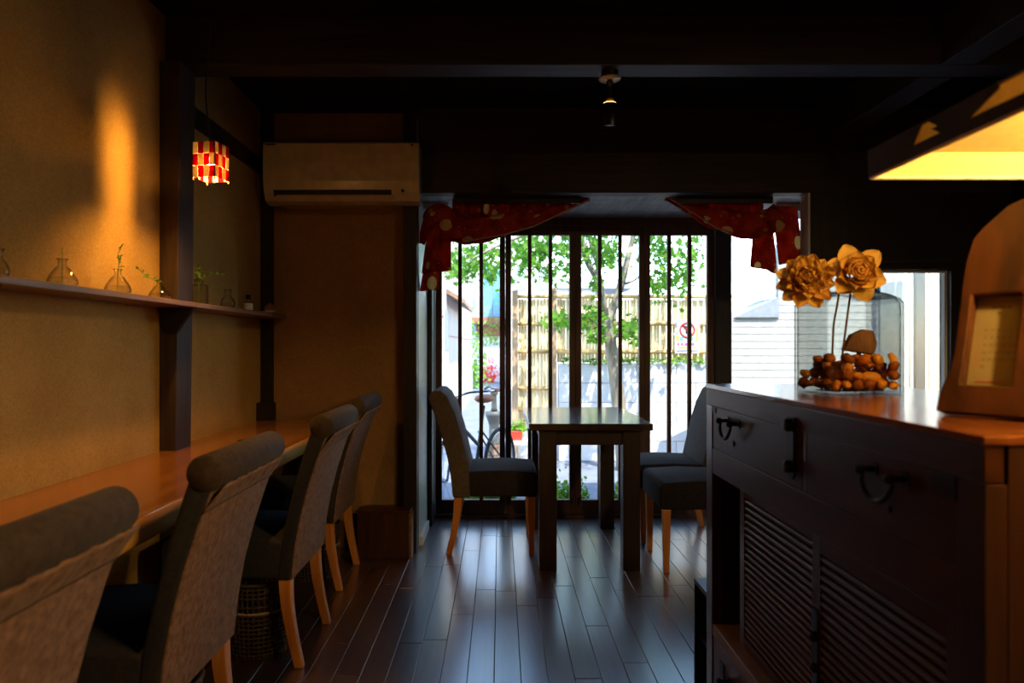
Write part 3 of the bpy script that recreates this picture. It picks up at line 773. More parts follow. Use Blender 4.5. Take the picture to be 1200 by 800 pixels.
for (bx_, by_, pw_) in ((ax-.05, ay-.08, 24.0), (ax+.13, ay+.18, 16.0)):  # the second bulb is added to light the jar
    MB().ball((bx_, by_, az-.06), .024, 14, 10).build('bulb', M_bulb, pl, smooth=True)
    MB().tube([(ax, ay, az+.005), (bx_, by_, az-.04)], .006, 6).build('bulb_arm', M_bmetal, pl)
    lamp_light('paper_lamp_light', (bx_, by_, az-.098), pw_, (1, .60, .16), .02)
MB().tube([(ax, ay, az+.045), (ax, ay, ZC-.001)], .003, 6).build('cord', M_bmetal, pl)
MB().tube([(ax-hx, ay, az), (ax+hx, ay, az)], .0025, 6).build('cross_bar', M_bmetal, pl)

# ------------------------------------------------------------------ the step chest
CX0, CX1, CY0, CY1, CH = .605, 1.09, .885, 2.08, 1.0
ch = thing('tansu_chest', 'large dark red-brown wooden chest with iron fittings and slatted doors', 'chest', (.85, 1.48, 0))
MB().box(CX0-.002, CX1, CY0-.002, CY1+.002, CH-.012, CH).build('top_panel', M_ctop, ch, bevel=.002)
MB().box(CX0, CX0+.025, CY0, CY1, .94, CH-.0125).build('top_rail', M_chest, ch, bevel=.002)
MB().box(CX0+.001, CX0+.03, CY1-.055, CY1, 0, .9395).build('front_post', M_chestv, ch, bevel=.002)
MB().box(CX0+.001, CX0+.03, CY0, CY0+.055, 0, .9395).build('front_post', M_chestv, ch, bevel=.002)
MB().box(CX0+.031, CX1, CY1-.02, CY1, 0, CH-.0125).build('side_panel', M_chestv, ch)
MB().box(CX0+.031, CX1, CY0, CY0+.02, 0, CH-.0125).build('side_panel', M_chestv, ch)
MB().box(CX1-.02, CX1-.001, CY0+.021, CY1-.021, .05, CH-.0125).build('back_panel', M_chestv, ch)
MB().box(CX0+.06, CX1-.021, CY0+.021, CY1-.021, .745, .755).build('inner_shelf', M_chest, ch)
YM = 1.415
MB().box(CX0+.004, CX0+.03, YM-.008, YM+.008, .82, .9395).build('divider', M_chestv, ch)
MB().box(CX0+.002, CX0+.05, CY0+.0555, CY1-.0555, .748, .8195).build('middle_rail', M_chest, ch, bevel=.002)
MB().box(CX0+.002, CX0+.11, CY0+.0555, CY1-.0555, .286, .318).build('door_sill', M_shelf, ch, bevel=.002)
MB().box(CX0+.002, CX0+.05, CY0+.0555, CY1-.0555, .0, .04).build('base_rail', M_chest, ch)
MB().box(CX0+.15, CX0+.16, CY0+.021, CY1-.021, .319, .744).build('inner_back', M_black, ch)
def bail(parent, y, z, w_):
    hd = MB()
    x = CX0
    pts = catmull([(x-.016, y-w_/2, z), (x-.020, y-w_/2*.95, z-.018), (x-.022, y-w_*.28, z-.036), (x-.022, y, z-.042), (x-.022, y+w_*.28, z-.036), (x-.020, y+w_/2*.95, z-.018), (x-.016, y+w_/2, z)], 5)
    hd.tube(pts, [.0032+.0016*math.sin(math.pi*i/(len(pts)-1)) for i in range(len(pts))], 8)
    o = hd.build('handle', M_iron, parent, smooth=True)
    for s in (-1, 1):
        MB().tube([(x+.003, y+s*w_/2, z), (x-.022, y+s*w_/2, z)], .005, 8).ball((x-.022, y+s*w_/2, z), .0085, 10, 7).build('knob', M_iron, parent, smooth=True)
        MB().lathe([(.012, 0), (.012, .0015)], c=(x+.0022, y+s*w_/2, z), n=14, T=Matrix.Rotation(R(-90), 3, 'Y')).build('back_plate', M_iron, parent)
    MB().ball((x+.002, y, z-.055), .006, 8, 5, (.4, 1, 1)).build('strike_stud', M_iron, parent, smooth=True)
for k, (y0, y1) in enumerate(((YM+.0085, CY1-.0555), (CY0+.0555, YM-.0085))):
    dr = MB().box(CX0+.0035, CX0+.028, y0+.001, y1-.001, .8205, .939).build('drawer', M_chest, ch, bevel=.0015)
    MB().box(CX0+.0285, CX1-.05, y0+.01, y1-.01, .83, .93).build('drawer_box', M_shelf, dr)
    if k == 0: bail(dr, 1.845, .912, .085)
    else: bail(dr, 1.105, .913, .088)
dr = ch.children
# corner fittings and lock plate
MB().prism([(CY1-.058, .938), (CY1-.058-.03, .938), (CY1-.058-.03, .922), (CY1-.058, .922)], 'x', CX0+.0015, CX0+.0034).build('corner_fitting', M_iron, ch)
MB().prism([(CY0+.058, .938), (CY0+.058+.052, .938), (CY0+.058+.052, .906), (CY0+.058, .906)], 'x', CX0+.0005, CX0+.0034).build('corner_fitting', M_iron, ch)
lk = MB().prism([(YM+.035, .965), (YM+.072, .965), (YM+.078, .952), (YM+.072, .94), (YM+.072, .862), (YM+.078, .852), (YM+.066, .838), (YM+.042, .838), (YM+.03, .852), (YM+.036, .862), (YM+.036, .94), (YM+.03, .952)], 'x', CX0-.004, CX0+.0002).build('lock_plate', M_iron, ch)
for z in (.948, .862):
    MB().lathe([(.0005, .013), (.009, .013), (.013, .009), (.013, .0)], c=(CX0-.004, YM+.054, z), n=16, T=Matrix.Rotation(R(-90), 3, 'Y'), cap=False).build('stud', M_iron, lk, smooth=True)
# the two slatted sliding doors
def slat_door(y0, y1, xf, plate):
    z0, z1 = .3185, .7475
    d = MB().box(xf+.012, xf+.018, y0+.02, y1-.02, z0+.01, z1-.01).build('door', M_chest, ch)
    st = .034
    MB().box(xf, xf+.022, y0, y0+st, z0, z1).build('stile', M_chestv, d, bevel=.001)
    MB().box(xf, xf+.022, y1-st, y1, z0, z1).build('stile', M_chestv, d, bevel=.001)
    MB().box(xf, xf+.022, y0+st, y1-st, z0, z0+.025).build('rail', M_chest, d, bevel=.001)
    MB().box(xf, xf+.022, y0+st, y1-st, z1-.035, z1).build('rail', M_chest, d, bevel=.001)
    n = 21; zz0, zz1 = z0+.026, z1-.036; step = (zz1-zz0)/n
    base = None
    for i in range(n):
        if base is None:
            base = MB().prism([(xf+.0115, zz0+.001), (xf+.0025, zz0+.003), (xf+.0005, zz0+step*.45), (xf+.0035, zz0+step-.005), (xf+.0115, zz0+step-.003)], 'y', y0+st+.0005, y1-st-.0005).build('slat', M_slat, d)
        else:
            o = base.copy(); C.objects.link(o); o.parent = d; o.location.z = base.location.z+step*i
    if plate:
        p = MB().box(xf-.003, xf-.0002, y1-st+.004, y1-.004, .44, .60).build('door_lock_plate', M_iron, d)
        for z in (.545, .485):
            MB().ball((xf-.004, y1-st/2, z), .010, 10, 7).build('stud', M_iron, p, smooth=True)
    return d
slat_door(1.375, 1.90, CX0+.038, False)
slat_door(.945, 1.40, CX0+.012, True)
for (y0, y1) in ((YM+.005, CY1-.0565), (CY0+.0565, YM-.005)):
    d = MB().box(CX0+.004, CX0+.028, y0, y1, .041, .285).build('drawer', M_chest, ch, bevel=.002)
    bail(d, (y0+y1)/2+.12, .22, .085)
    pp = MB().prism([((y0+y1)/2+.20, .245), ((y0+y1)/2+.235, .245), ((y0+y1)/2+.235, .20), ((y0+y1)/2+.20, .20)], 'x', CX0+.0005, CX0+.0039).build('keyhole_plate', M_iron, d)

# small open box behind the chest
bx = thing('small_shelf_box', 'small black open box standing behind the chest', 'box', (.72, 2.17, 0))
MB().box(.615, .80, 2.095, 2.245, .362, .376).build('top', M_tleg, bx)
MB().box(.615, .80, 2.095, 2.105, 0, .3615).build('side', M_black, bx)
MB().box(.615, .80, 2.235, 2.245, 0, .3615).build('side', M_black, bx)
MB().box(.79, .80, 2.106, 2.234, 0, .3615).build('back', M_black, bx)
MB().box(.616, .789, 2.106, 2.234, .0, .012).build('bottom', M_black, bx)
MB().box(.63, .789, 2.106, 2.234, .19, .20).build('shelf', M_black, bx)

# ------------------------------------------------------------------ glass jar with potpourri and dried flowers
JC = Vector((.846, 1.725, CH+.001)); JR = R(9)
jar = thing('glass_jar', 'large square glass jar with a wide neck on the chest', 'jar', JC, JR)
def rrect(hx_, hy_, r, n=4):
    out = []
    for (sx, sy, a0_) in ((1, 1, 0), (-1, 1, 90), (-1, -1, 180), (1, -1, 270)):
        for i in range(n+1):
            a = R(a0_+90*i/n); out.append((sx*(hx_-r)+r*math.cos(a), sy*(hy_-r)+r*math.sin(a)))
    return out
def loft(sections):
    mb = MB(); n = len(sections[0][0])
    for poly, z in sections:
        mb.v += [Vector((p[0], p[1], z)) for p in poly]
    for i in range(len(sections)-1):
        for j in range(n):
            a = i*n+j; b = i*n+(j+1) % n; mb.f.append([a, b, b+n, a+n])
    return mb
HX, HY = .098, .082
N = 5
circ = lambda r: [(r*math.cos(R(a)), r*math.sin(R(a))) for k in range(4) for a in [90*k+90*i/N for i in range(N+1)]]
def jarshell(t):
    return [(rrect(HX-t, HY-t, .018, N), 0.0+t), (rrect(HX-t, HY-t, .018, N), .212), (rrect(HX-.006-t, HY-.006-t, .02, N), .224), (rrect(HX-.022-t, HY-.010-t, .03, N), .233), (circ(.071-t), .239), (circ(.069-t), .246), (circ(.069-t), .266)]
mb = loft(jarshell(0)); mb.f.append(list(range(len(jarshell(0)[0][0])))[::-1]); mb.build('outer_glass', M_jar, jar, local=True, smooth=False, bevel=.0)
mb = loft(jarshell(.005)); mb.f.append(list(range(len(jarshell(0)[0][0])))[::-1]); mb.build('inner_glass', M_jar, jar, local=True)
MB().ring((0, 0, .266), .0675, .004, 36, 8).build('lip', M_jar, jar, local=True, smooth=True)
MB().prism(rrect(HX-.004, HY-.004, .016, 4), 'z', .0004, .0045).build('thick_base', M_jar, jar, local=True)
JM = Matrix.Translation(JC) @ Matrix.Rotation(JR, 4, 'Z')
rs = random.Random(11)
def chunk_mesh(k):
    mb = MB()
    T = Matrix.Rotation(rs.uniform(0, 6), 3, 'X') @ Matrix.Rotation(rs.uniform(0, 6), 3, 'Y')
    mb.ball((0, 0, 0), .0165, 8, 6, (1, rs.uniform(.55, .9), rs.uniform(.45, .8)), T)
    for i in range(len(mb.v)): mb.v[i] = mb.v[i]*rs.uniform(.78, 1.18)
    o = mb.build('potpourri_piece', [M_pot1, M_pot2, M_pot3][k % 3], local=True, smooth=True)
    return o
protos = [chunk_mesh(k) for k in range(9)]
cnt = 0
placed = []
for lay, (zz, step) in enumerate(((.018, .032), (.040, .032), (.060, .033), (.078, .034))):
    ny = int((2*HY-.036)/step); nx = int((2*HX-.036)/step)
    for i in range(nx+1):
        for j in range(ny+1):
            fx = -HX+.022+(2*HX-.044)*i/nx; fy = -HY+.022+(2*HY-.044)*j/ny
            if lay >= 2 and (fx < -.04 or rs.random() < .2+.15*(lay-2)): continue
            if lay == 1 and fx < -.068 and rs.random() < .6: continue
            if lay in (1, 2) and fy < -.02 and -.01 < fx < .055: continue
            p = JM @ Vector((fx+rs.uniform(-.003, .003), fy+rs.uniform(-.003, .003), zz+rs.uniform(-.001, .003)))
            o = protos[cnt] if cnt < 9 else protos[rs.randrange(9)].copy()
            if cnt >= 9: C.objects.link(o)
            o.location = p; o.rotation_euler = (rs.uniform(0, 6), rs.uniform(0, 6), rs.uniform(0, 6))
            ORD = ['first', 'second', 'third', 'fourth', 'fifth', 'sixth', 'seventh']
            kcol = o.data.materials[0].name.split('_')[1]
            tag(o, '%s potpourri piece, %s layer, %s from left, %s row from front of jar' % (kcol, ['bottom', 'second', 'third', 'top'][lay], ORD[i], ORD[j]), 'potpourri', 'potpourri pieces in the glass jar')
            cnt += 1
p = JM @ Vector((.02, -.055, .036))
tag(MB().ball(p, .026, 14, 9, (1, .5, .55)).build('dried_seed_pod', M_pot3, smooth=True), 'smooth orange almond-shaped pod against the front of the jar', 'seed pod')
mb = MB().prism([(-.045, 0), (.035, -.012), (.045, .015), (.036, .048), (.01, .052), (-.022, .038)], 'y', -.01, .012, T=JM.to_3x3().to_4x4())
o = mb.build('wood_slab', M_cone, local=True, bevel=.005, seg=2); o.location = JM @ Vector((.045, .02, .100))
tag(o, 'dark brown dried slab resting on the potpourri in the jar', 'slab')
# dried flowers
def petal_mesh(L, Wd, curl, cup, wav=0, seed=0):
    r2 = random.Random(seed)
    ph = r2.uniform(0, 6)
    mb = MB()
    def fn(u, v):
        wv = Wd*(math.sin(math.pi*min(1, u*.92+.06))**.7)*(v-.5)
        x = L*(u-curl*.25*u*u); z = curl*L*.55*u*u+cup*(v-.5)**2*4*Wd+wav*math.sin(ph+v*11)*u
        return (x, wv, z)
    mb.grid(fn, 6, 6)
    return mb
def place_petal(parent, mb, pos, az_, el, roll, mat, name='petal'):
    M = Matrix.Translation(pos) @ Matrix.Rotation(az_, 4, 'Z') @ Matrix.Rotation(-el, 4, 'Y') @ Matrix.Rotation(roll, 4, 'X')
    q = MB(); q.v = [M @ v for v in mb.v]; q.f = mb.f
    return q, M
def flower(label, head, face, stem_pts, rings, mats, center):
    t = thing('dried_flower', label, 'flower', Vector(stem_pts[0]), group='dried flowers in the jar')
    fz = Vector(face).normalized(); u, v = basis(fz); FM = Matrix((u, v, fz)).transposed().to_4x4(); FM.translation = Vector(head)
    for k, (n, rad, z, L, Wd, el, curl, cup, wav) in enumerate(rings):
        for i in range(n):
            a = 2*math.pi*(i+.5*(k % 2))/n+rs.uniform(-.12, .12)
            pm = petal_mesh(L*rs.uniform(.88, 1.1), Wd*rs.uniform(.9, 1.1), curl*rs.uniform(.8, 1.2), cup, wav, k*50+i)
            q, _ = place_petal(t, pm, Vector((rad*math.cos(a), rad*math.sin(a), z)), a, el+rs.uniform(-.12, .12), rs.uniform(-.15, .15), None)
            q.v = [FM @ x for x in q.v]
            q.build('petal', mats[(k+i) % len(mats)] if wav else mats[min(k, len(mats)-1)], t, smooth=True)
    if center:
        q = MB()
        P = []
        for i in range(60):
            a = i*.42; r = .002+.024*i/60; P.append(FM @ Vector((r*math.cos(a), r*math.sin(a), .030-.010*i/60)))
        q.tube(P, .0035, 5); q.build('spiral_heart', M_petal2, t, smooth=True)
    MB().tube(catmull(stem_pts, 5), .0026, 6).build('stem', M_stem, t, smooth=True)
    return t
hA = at(946, 328, 1.655); hB = at(1003, 319, 1.665)
neck = JM @ Vector((-.02, 0, .25))
flower('dried yellow ruffled flower leaning over the left of the jar', hA, (-.30, -.85, .15), [JM @ Vector((-.02, .03, .085)), JM @ Vector((-.03, .01, .16)), JM @ Vector((-.03, -.005, .255)), hA+Vector((.015, .03, -.01))],
       [(12, .012, -.006, .058, .040, .05, .25, .10, .005), (12, .010, .002, .050, .036, .45, .3, .12, .005), (10, .008, .008, .042, .032, .85, .3, .14, .005), (9, .006, .012, .034, .026, 1.15, .2, .15, .004), (6, .003, .014, .028, .02, 1.4, .1, .15, .003)], [M_petal, M_petal2], False)
flower('dried yellow rose-like flower with a spiral heart above the jar', hB, (-.05, -1, .12), [JM @ Vector((.0, .02, .085)), JM @ Vector((.005, .01, .17)), JM @ Vector((.01, .0, .255)), hB+Vector((0, .03, -.01))],
       [(6, .016, -.012, .062, .052, .12, .1, .10, 0), (7, .020, -.004, .038, .040, .75, -.15, .16, 0), (7, .017, .0, .034, .034, 1.05, -.15, .18, 0), (6, .013, .004, .030, .028, 1.2, -.15, .2, 0), (5, .008, .008, .026, .022, 1.35, -.1, .2, 0)], [M_petal, M_petal, M_petal2, M_petal, M_petal2], True)
lfm = MB()
pm = petal_mesh(.06, .03, .3, .1, 0, 5); q, _ = place_petal(None, pm, Vector((0, 0, 0)), 0, 0, 0, None)

# ------------------------------------------------------------------ live-edge calendar board
bd = thing('calendar_stand', 'live-edge wooden board holding a small monthly calendar on the chest', 'calendar', (.787, 1.004, CH+.0085))
bd.rotation_euler = (0, 0, R(-58))
LEAN = Matrix.Rotation(R(-15), 4, 'X')
ol = [(-.162, 0), (-.16, .03), (-.15, .065), (-.146, .10), (-.147, .15), (-.148, .21), (-.147, .25), (-.14, .29), (-.127, .308), (-.11, .325), (-.095, .34), (-.075, .348), (-.03, .352), (.03, .34), (.07, .30), (.09, .22), (.10, .1), (.11, 0)]
# window opening for the paper
w0, w1, v0, v1 = -.130, -.060, .045, .193
bm_ = bmesh.new()
outer = ol; hole = [(w0, v0), (w1, v0), (w1, v1), (w0, v1)]
ev = [bm_.verts.new((p[0], 0, p[1])) for p in outer]; hv = [bm_.verts.new((p[0], 0, p[1])) for p in hole]
ed = [bm_.edges.new((ev[i], ev[(i+1) % len(ev)])) for i in range(len(ev))]+[bm_.edges.new((hv[i], hv[(i+1) % 4])) for i in range(4)]
bmesh.ops.triangle_fill(bm_, use_beauty=True, edges=ed)
rr = bmesh.ops.extrude_face_region(bm_, geom=bm_.faces[:])
for e in rr['geom']:
    if isinstance(e, bmesh.types.BMVert): e.co.y += .028
bmesh.ops.recalc_face_normals(bm_, faces=bm_.faces)
for v in bm_.verts: v.co = LEAN @ v.co
me = bpy.data.meshes.new('board'); bm_.to_mesh(me); bm_.free(); me.materials.append(M_liveedge)
o = bpy.data.objects.new('board', me); C.objects.link(o); o.parent = bd
q = o.modifiers.new('bevel', 'BEVEL'); q.width = .003; q.segments = 2; q.limit_method = 'ANGLE'; q.angle_limit = R(50)
pp = MB().box(w0-.004, w1+.004, .020, .0275, v0-.004, v1+.004, T=LEAN).build('calendar_paper', M_paper, bd, local=True)
def text_mesh(s, size, cx_, cz_, mat, y=.0198, align='CENTER'):
    cu = bpy.data.curves.new('t', 'FONT'); cu.body = s; cu.size = size; cu.align_x = align; cu.align_y = 'CENTER'
    ob = bpy.data.objects.new('t', cu); C.objects.link(ob)
    dg = bpy.context.evaluated_depsgraph_get(); dg.update()
    m2 = bpy.data.meshes.new_from_object(ob.evaluated_get(dg))
    bpy.data.objects.remove(ob)
    mb = MB(); mb.v = [LEAN @ Vector((cx_+v.co.x, y, cz_+v.co.y)) for v in m2.vertices]; mb.f = [list(p.vertices) for p in m2.polygons]
    bpy.data.meshes.remove(m2)
    return mb
pk, rd = MB(), MB()
def merge(a, b):
    k = len(a.v); a.v += b.v; a.f += [[i+k for i in f] for f in b.f]
for c_, n_ in enumerate(range(1, 31)):
    col_ = (n_-1) % 7; row_ = (n_-1)//7
    xx = w0+.0095+col_*.0087; zz = (.127, .114, .1015, .0905, .079)[row_]
    merge(rd if col_ == 0 else pk, text_mesh(str(n_), .0072, xx, zz, None))
for c_, ch_ in enumerate('SMTWTFS'):
    merge(rd if c_ == 0 else pk, text_mesh(ch_, .0065, w0+.0095+c_*.0087, .138, None))
for (xa, xb, z_) in ((-.107, -.100, .176), (-.098, -.089, .176), (-.087, -.080, .176), (-.098, -.092, .167)):
    pk.box(xa, xb, .0190, .0198, z_-.0015, z_+.0015, T=LEAN)
rd.box(-.118, -.075, .0190, .0198, .0545, .056, T=LEAN)
pk.build('printed_days', M_ink, pp, local=True); rd.build('printed_sundays', M_inkred, pp, local=True)
MB().prism([(.032, -.008), (.12, -.008), (.075, .14), (.07, .14)], 'x', -.015, .015).build('prop', M_liveedge, bd, local=True)

# ------------------------------------------------------------------ tied red curtain
def px3(x, y, Y=3.965): return at(x, y, Y)
cu = thing('tied_curtain', 'red patterned curtain swag tied up at the left of the windows', 'curtain', px3(515, 300), group='tied curtains')
def panel(xa, xb, ytop, ybot_fn, folds, Y0=3.965, amp=.018):
    def fn(u, v):
        x = xa+(xb-xa)*u
        yb = ybot_fn(x); y = ytop+(yb-ytop)*v
        p = at(x, y, Y0); p.y += amp*math.sin(u*folds*2*math.pi+v*1.5)+.02*v; return p
    return MB().grid(fn, 90, 10)
def interp(tab):
    def f(x):
        for (x0, y0), (x1, y1) in zip(tab, tab[1:]):
            if x0 <= x <= x1: return y0+(y1-y0)*(x-x0)/(x1-x0)
        return tab[0][1] if x < tab[0][0] else tab[-1][1]
    return f
def band(pts, rads, wob=3, seed=0):
    P = catmull(pts, 8); Rr = lerp_list(rads, 8); r3 = random.Random(seed); n = 20
    mb = MB(); k0 = 0
    for i, p in enumerate(P):
        d = (P[min(i+1, len(P)-1)]-P[max(i-1, 0)]).normalized(); up = Vector((0, 1, 0)); u_ = up; v_ = d.cross(u_).normalized()
        for j in range(n):
            a = 2*math.pi*j/n
            r_ = Rr[i]*(1+.20*math.sin(wob*a+i*.35+seed)+.11*math.sin(7*a+i*.2)+.05*math.sin(11*a-i*.3))
            mb.v.append(p+u_*math.cos(a)*r_*.75+v_*math.sin(a)*r_)
    for i in range(len(P)-1):
        for j in range(n):
            a = i*n+j; b = i*n+(j+1) % n; mb.f.append([a, b, b+n, a+n])
    mb.f.append(list(range(n))[::-1]); mb.f.append([(len(P)-1)*n+j for j in range(n)])
    return mb
panel(530, 692, 226, interp([(520, 275), (560, 272), (600, 264), (640, 252), (692, 234)]), 9).build('gathered_top', M_curtain, cu, smooth=True, solid=.003)
m_ = 3.965/F
band([px3(518, 266), px3(545, 268), px3(580, 265), px3(615, 258), px3(650, 247), px3(690, 234)], [17*m_, 17*m_, 13*m_, 10*m_, 6*m_, 1.5*m_], 3, 1).build('rolled_hem', M_curtain, cu, smooth=True)
MB().tube([Vector(p)+Vector((0, -.052, -.0)) for p in (px3(545, 284.5), px3(590, 276.5), px3(625, 267), px3(655, 252.5), px3(690, 235.5))], .004, 6).build('pale_hem', M_hem, cu, smooth=True)
MB().box(at(532, 0, 3.94).x, at(680, 0, 3.94).x, 3.905, 3.925, 1.895, 1.934).build('rail_board', M_dark, cu)
def tail(xa_top, xb_top, xa_bot, xb_bot, yt, yb, folds, Y0, skew=0):
    def fn(u, v):
        e = v**.8
        xa = xa_top+(xa_bot-xa_top)*e; xb = xb_top+(xb_bot-xb_top)*e
        p = at(xa+(xb-xa)*u, yt+(yb-yt)*v+skew*u*v, Y0); p.y += .022*math.sin(u*folds*2*math.pi+.6)*(.35+.65*v); return p
    return MB().grid(fn, 40, 14)
tail(505, 528, 494, 529, 250, 320, 1.6, 3.94, -3).build('tail', M_curtain, cu, smooth=True, solid=.003)
tail(500, 516, 492, 514, 300, 341, 1.2, 3.96, -2).build('tail', M_curtain, cu, smooth=True, solid=.003)
tail(500, 512, 489, 497, 246, 284, 1.0, 3.93, 3).build('tail', M_curtain, cu, smooth=True, solid=.003)
band([px3(500, 262, 3.95), px3(512, 254, 3.94), px3(524, 254, 3.94), px3(532, 266, 3.95)], [8*m_, 12*m_, 12*m_, 9*m_], 4, 5).build('knot', M_curtain, cu, smooth=True)
cu = thing('tied_curtain', 'red patterned curtain swag tied up at the right of the windows', 'curtain', px3(900, 300), group='tied curtains')
panel(780, 896, 226, interp([(780, 233), (820, 250), (850, 258), (896, 262)]), 7).build('gathered_top', M_curtain, cu, smooth=True, solid=.003)
band([px3(780, 233), px3(810, 245), px3(835, 256), px3(862, 262), px3(890, 262), px3(908, 262)], [1.5*m_, 6*m_, 11*m_, 14*m_, 15*m_, 13*m_], 3, 2).build('rolled_hem', M_curtain, cu, smooth=True)
MB().tube([Vector(p)+Vector((0, -.052, 0)) for p in (px3(782, 234.5), px3(810, 251.5), px3(835, 268), px3(855, 275))], .004, 6).build('pale_hem', M_hem, cu, smooth=True)
MB().box(at(792, 0, 3.94).x, at(903, 0, 3.94).x, 3.905, 3.925, 1.895, 1.934).build('rail_board', M_dark, cu)
tail(884, 906, 880, 912, 266, 312, 1.3, 3.945, 9).build('tail', M_curtain, cu, smooth=True, solid=.003)
tail(904, 934, 914, 943, 242, 310, 1.2, 3.93, -5).build('tail', M_curtain, cu, smooth=True, solid=.003)
band([px3(898, 246, 3.94), px3(908, 256, 3.93), px3(908, 270, 3.94)], [8*m_, 11*m_, 9*m_], 4, 7).build('knot', M_curtain, cu, smooth=True)
tag(MB().tube([px3(494, 223, 3.985), px3(942, 223, 3.985)], .006, 8).build('curtain_rod', M_bmetal), 'thin dark curtain rod behind the lintel', 'rod')

# ------------------------------------------------------------------ outside
GZ = -.25
struct('ground', MB().box(-25, 30, YF+.17, 60, GZ-.1, GZ), M_street, 'pale paved street and lane outside the windows', 'street')
# block wall with bamboo fence
FY = 8.3
def fx(px): return (px-CX)*FY/F
def fz(py): return H-(py-CY)*FY/F
gw = struct('garden_wall', MB().box(fx(655), 2.75, FY+.03, FY+.17, GZ, fz(426)), M_mortar, 'low white block wall below the bamboo fence', 'wall')
bh, bl = (fz(426)-GZ)/5, .46
bmesh0 = None
for r_ in range(5):
    xx = fx(655)-(.23 if r_ % 2 else 0)
    while xx < 2.75:
        x0, x1 = max(xx, fx(655)), min(xx+bl, 2.75)
        if x1-x0 > .05:
            MB().box(x0+.004, x1-.004, FY+.015, FY+.06, GZ+r_*bh+.004, GZ+(r_+1)*bh-.004).build('block', M_block, gw, bevel=.004, seg=1)
        xx += bl
fe = thing('bamboo_fence', 'tall yellow bamboo fence across the street', 'fence', (1.4, FY+.1, fz(426)))
def bamboo_run(xa, xb, za, zb, yb):
    mb = MB(); xx = xa; r4 = random.Random(3)
    while xx < xb:
        r_ = r4.uniform(.015, .021)
        mb.tube([(xx, yb, za), (xx, yb+.004, zb+r4.uniform(-.01, .01))], r_, 7); xx += r_*2+.001
    return mb
bamboo_run(fx(655), 2.74, fz(425), fz(350), FY+.10).build('bamboo_poles', M_bamboo, fe, kind='stuff')
for py in (347, 379, 412):
    MB().tube([(fx(653), FY+.05, fz(py)), (2.74, FY+.05, fz(py))], .026, 8).build('rail', M_bamrail, fe, smooth=True)
for px_ in (649,):
    MB().box(fx(px_-3.5), fx(px_+3.5), FY+.02, FY+.09, GZ, fz(337)).build('post', M_fpost, fe)
ga = thing('bamboo_gate', 'lower bamboo gate panel left of the white block wall', 'gate', (fx(625), FY+.1, GZ))
bamboo_run(fx(609), fx(643), fz(505), fz(350), FY+.10).build('bamboo_poles', M_bamboo, ga, kind='stuff')
MB().box(fx(600), fx(607), FY+.0, FY+.07, GZ, fz(340)).build('post', M_fpost, ga)
for py in (347, 379, 412, 455, 480):
    MB().tube([(fx(607), FY+.05, fz(py)), (fx(644), FY+.05, fz(py))], .022, 8).build('rail', M_bamrail, ga, smooth=True)
MB().box(fx(600), fx(645), FY+.06, FY+.14, GZ, fz(508)).build('base', M_block, ga)
# ivy strip on top of the block wall
def leaf_cloud(mb, pts_fn, n, size, seed, star=True):
    r5 = random.Random(seed)
    for i in range(n):
        p = Vector(pts_fn(r5))
        d = Vector((r5.uniform(-1, 1), r5.uniform(-1, 1), r5.uniform(-1, .6))).normalized(); s = d.orthogonal().normalized()
        s = (Matrix.Rotation(r5.uniform(0, 6.28), 3, d) @ s)
        L = size*r5.uniform(.6, 1.25); k = len(mb.v)
        if star:
            for q in range(10):
                a = 2*math.pi*q/10; rr_ = L*(.5 if q % 2 == 0 else .24)
                mb.v.append(p+d*math.cos(a)*rr_+s*math.sin(a)*rr_)
            mb.f.append(list(range(k, k+10)))
        else:
            mb.v += [p, p+d*L*.45+s*L*.26, p+d*L, p+d*L*.45-s*L*.26]; mb.f.append([k, k+1, k+2, k+3])
mb = MB(); leaf_cloud(mb, lambda r: (r.uniform(fx(660), 2.7), FY+r.uniform(-.03, .0), fz(424)+r.uniform(-.01, .05)), 700, .045, 5, False)
tag(mb.build('ivy_strip', M_shrub), 'thin strip of green leaves along the top of the block wall', 'ivy', kind='stuff')
# sign
SGY = FY-.012
sg = thing('notice_sign', 'white prohibition notice with a red ring hung on the bamboo fence', 'sign', ((790+820)/2*0+fx(805), SGY, fz(414)))
MB().box(fx(790.5), fx(819.5), SGY-.006, SGY, fz(413.5), fz(375)).build('plate', M_signw, sg)
cS = Vector((fx(805), SGY-.008, fz(386.5)))
MB().ring(cS, .082, .011, 36, 6, Vector((0, 1, 0))).build('red_ring', M_signr, sg, smooth=True)
MB().tube([cS+Vector((-.055, 0, .055)), cS+Vector((.055, 0, -.055))], .010, 6).build('slash', M_signr, sg)
MB().box(fx(803), fx(808), SGY-.009, SGY-.006, fz(391), fz(382)).build('pictogram', M_black, sg)
MB().box(fx(796), fx(800), SGY-.008, SGY-.006, fz(399), fz(395)).box(fx(808.5), fx(812), SGY-.008, SGY-.006, fz(399), fz(395)).build('teal_mark', M_signt, sg)
MB().box(fx(792), fx(795.5), SGY-.008, SGY-.006, fz(400), fz(393)).box(fx(815), fx(818), SGY-.008, SGY-.006, fz(400), fz(384)).box(fx(794), fx(815), SGY-.008, SGY-.006, fz(408.6), fz(406)).build('yellow_mark', M_signy, sg)
for i in range(5):
    MB().box(fx(793+i*4.3), fx(796+i*4.3), SGY-.008, SGY-.006, fz(405), fz(401.5)).build('character', M_signp, sg)
MB().box(fx(792), fx(817), SGY-.008, SGY-.006, fz(412), fz(409.8)).build('blue_line', M_signb, sg)
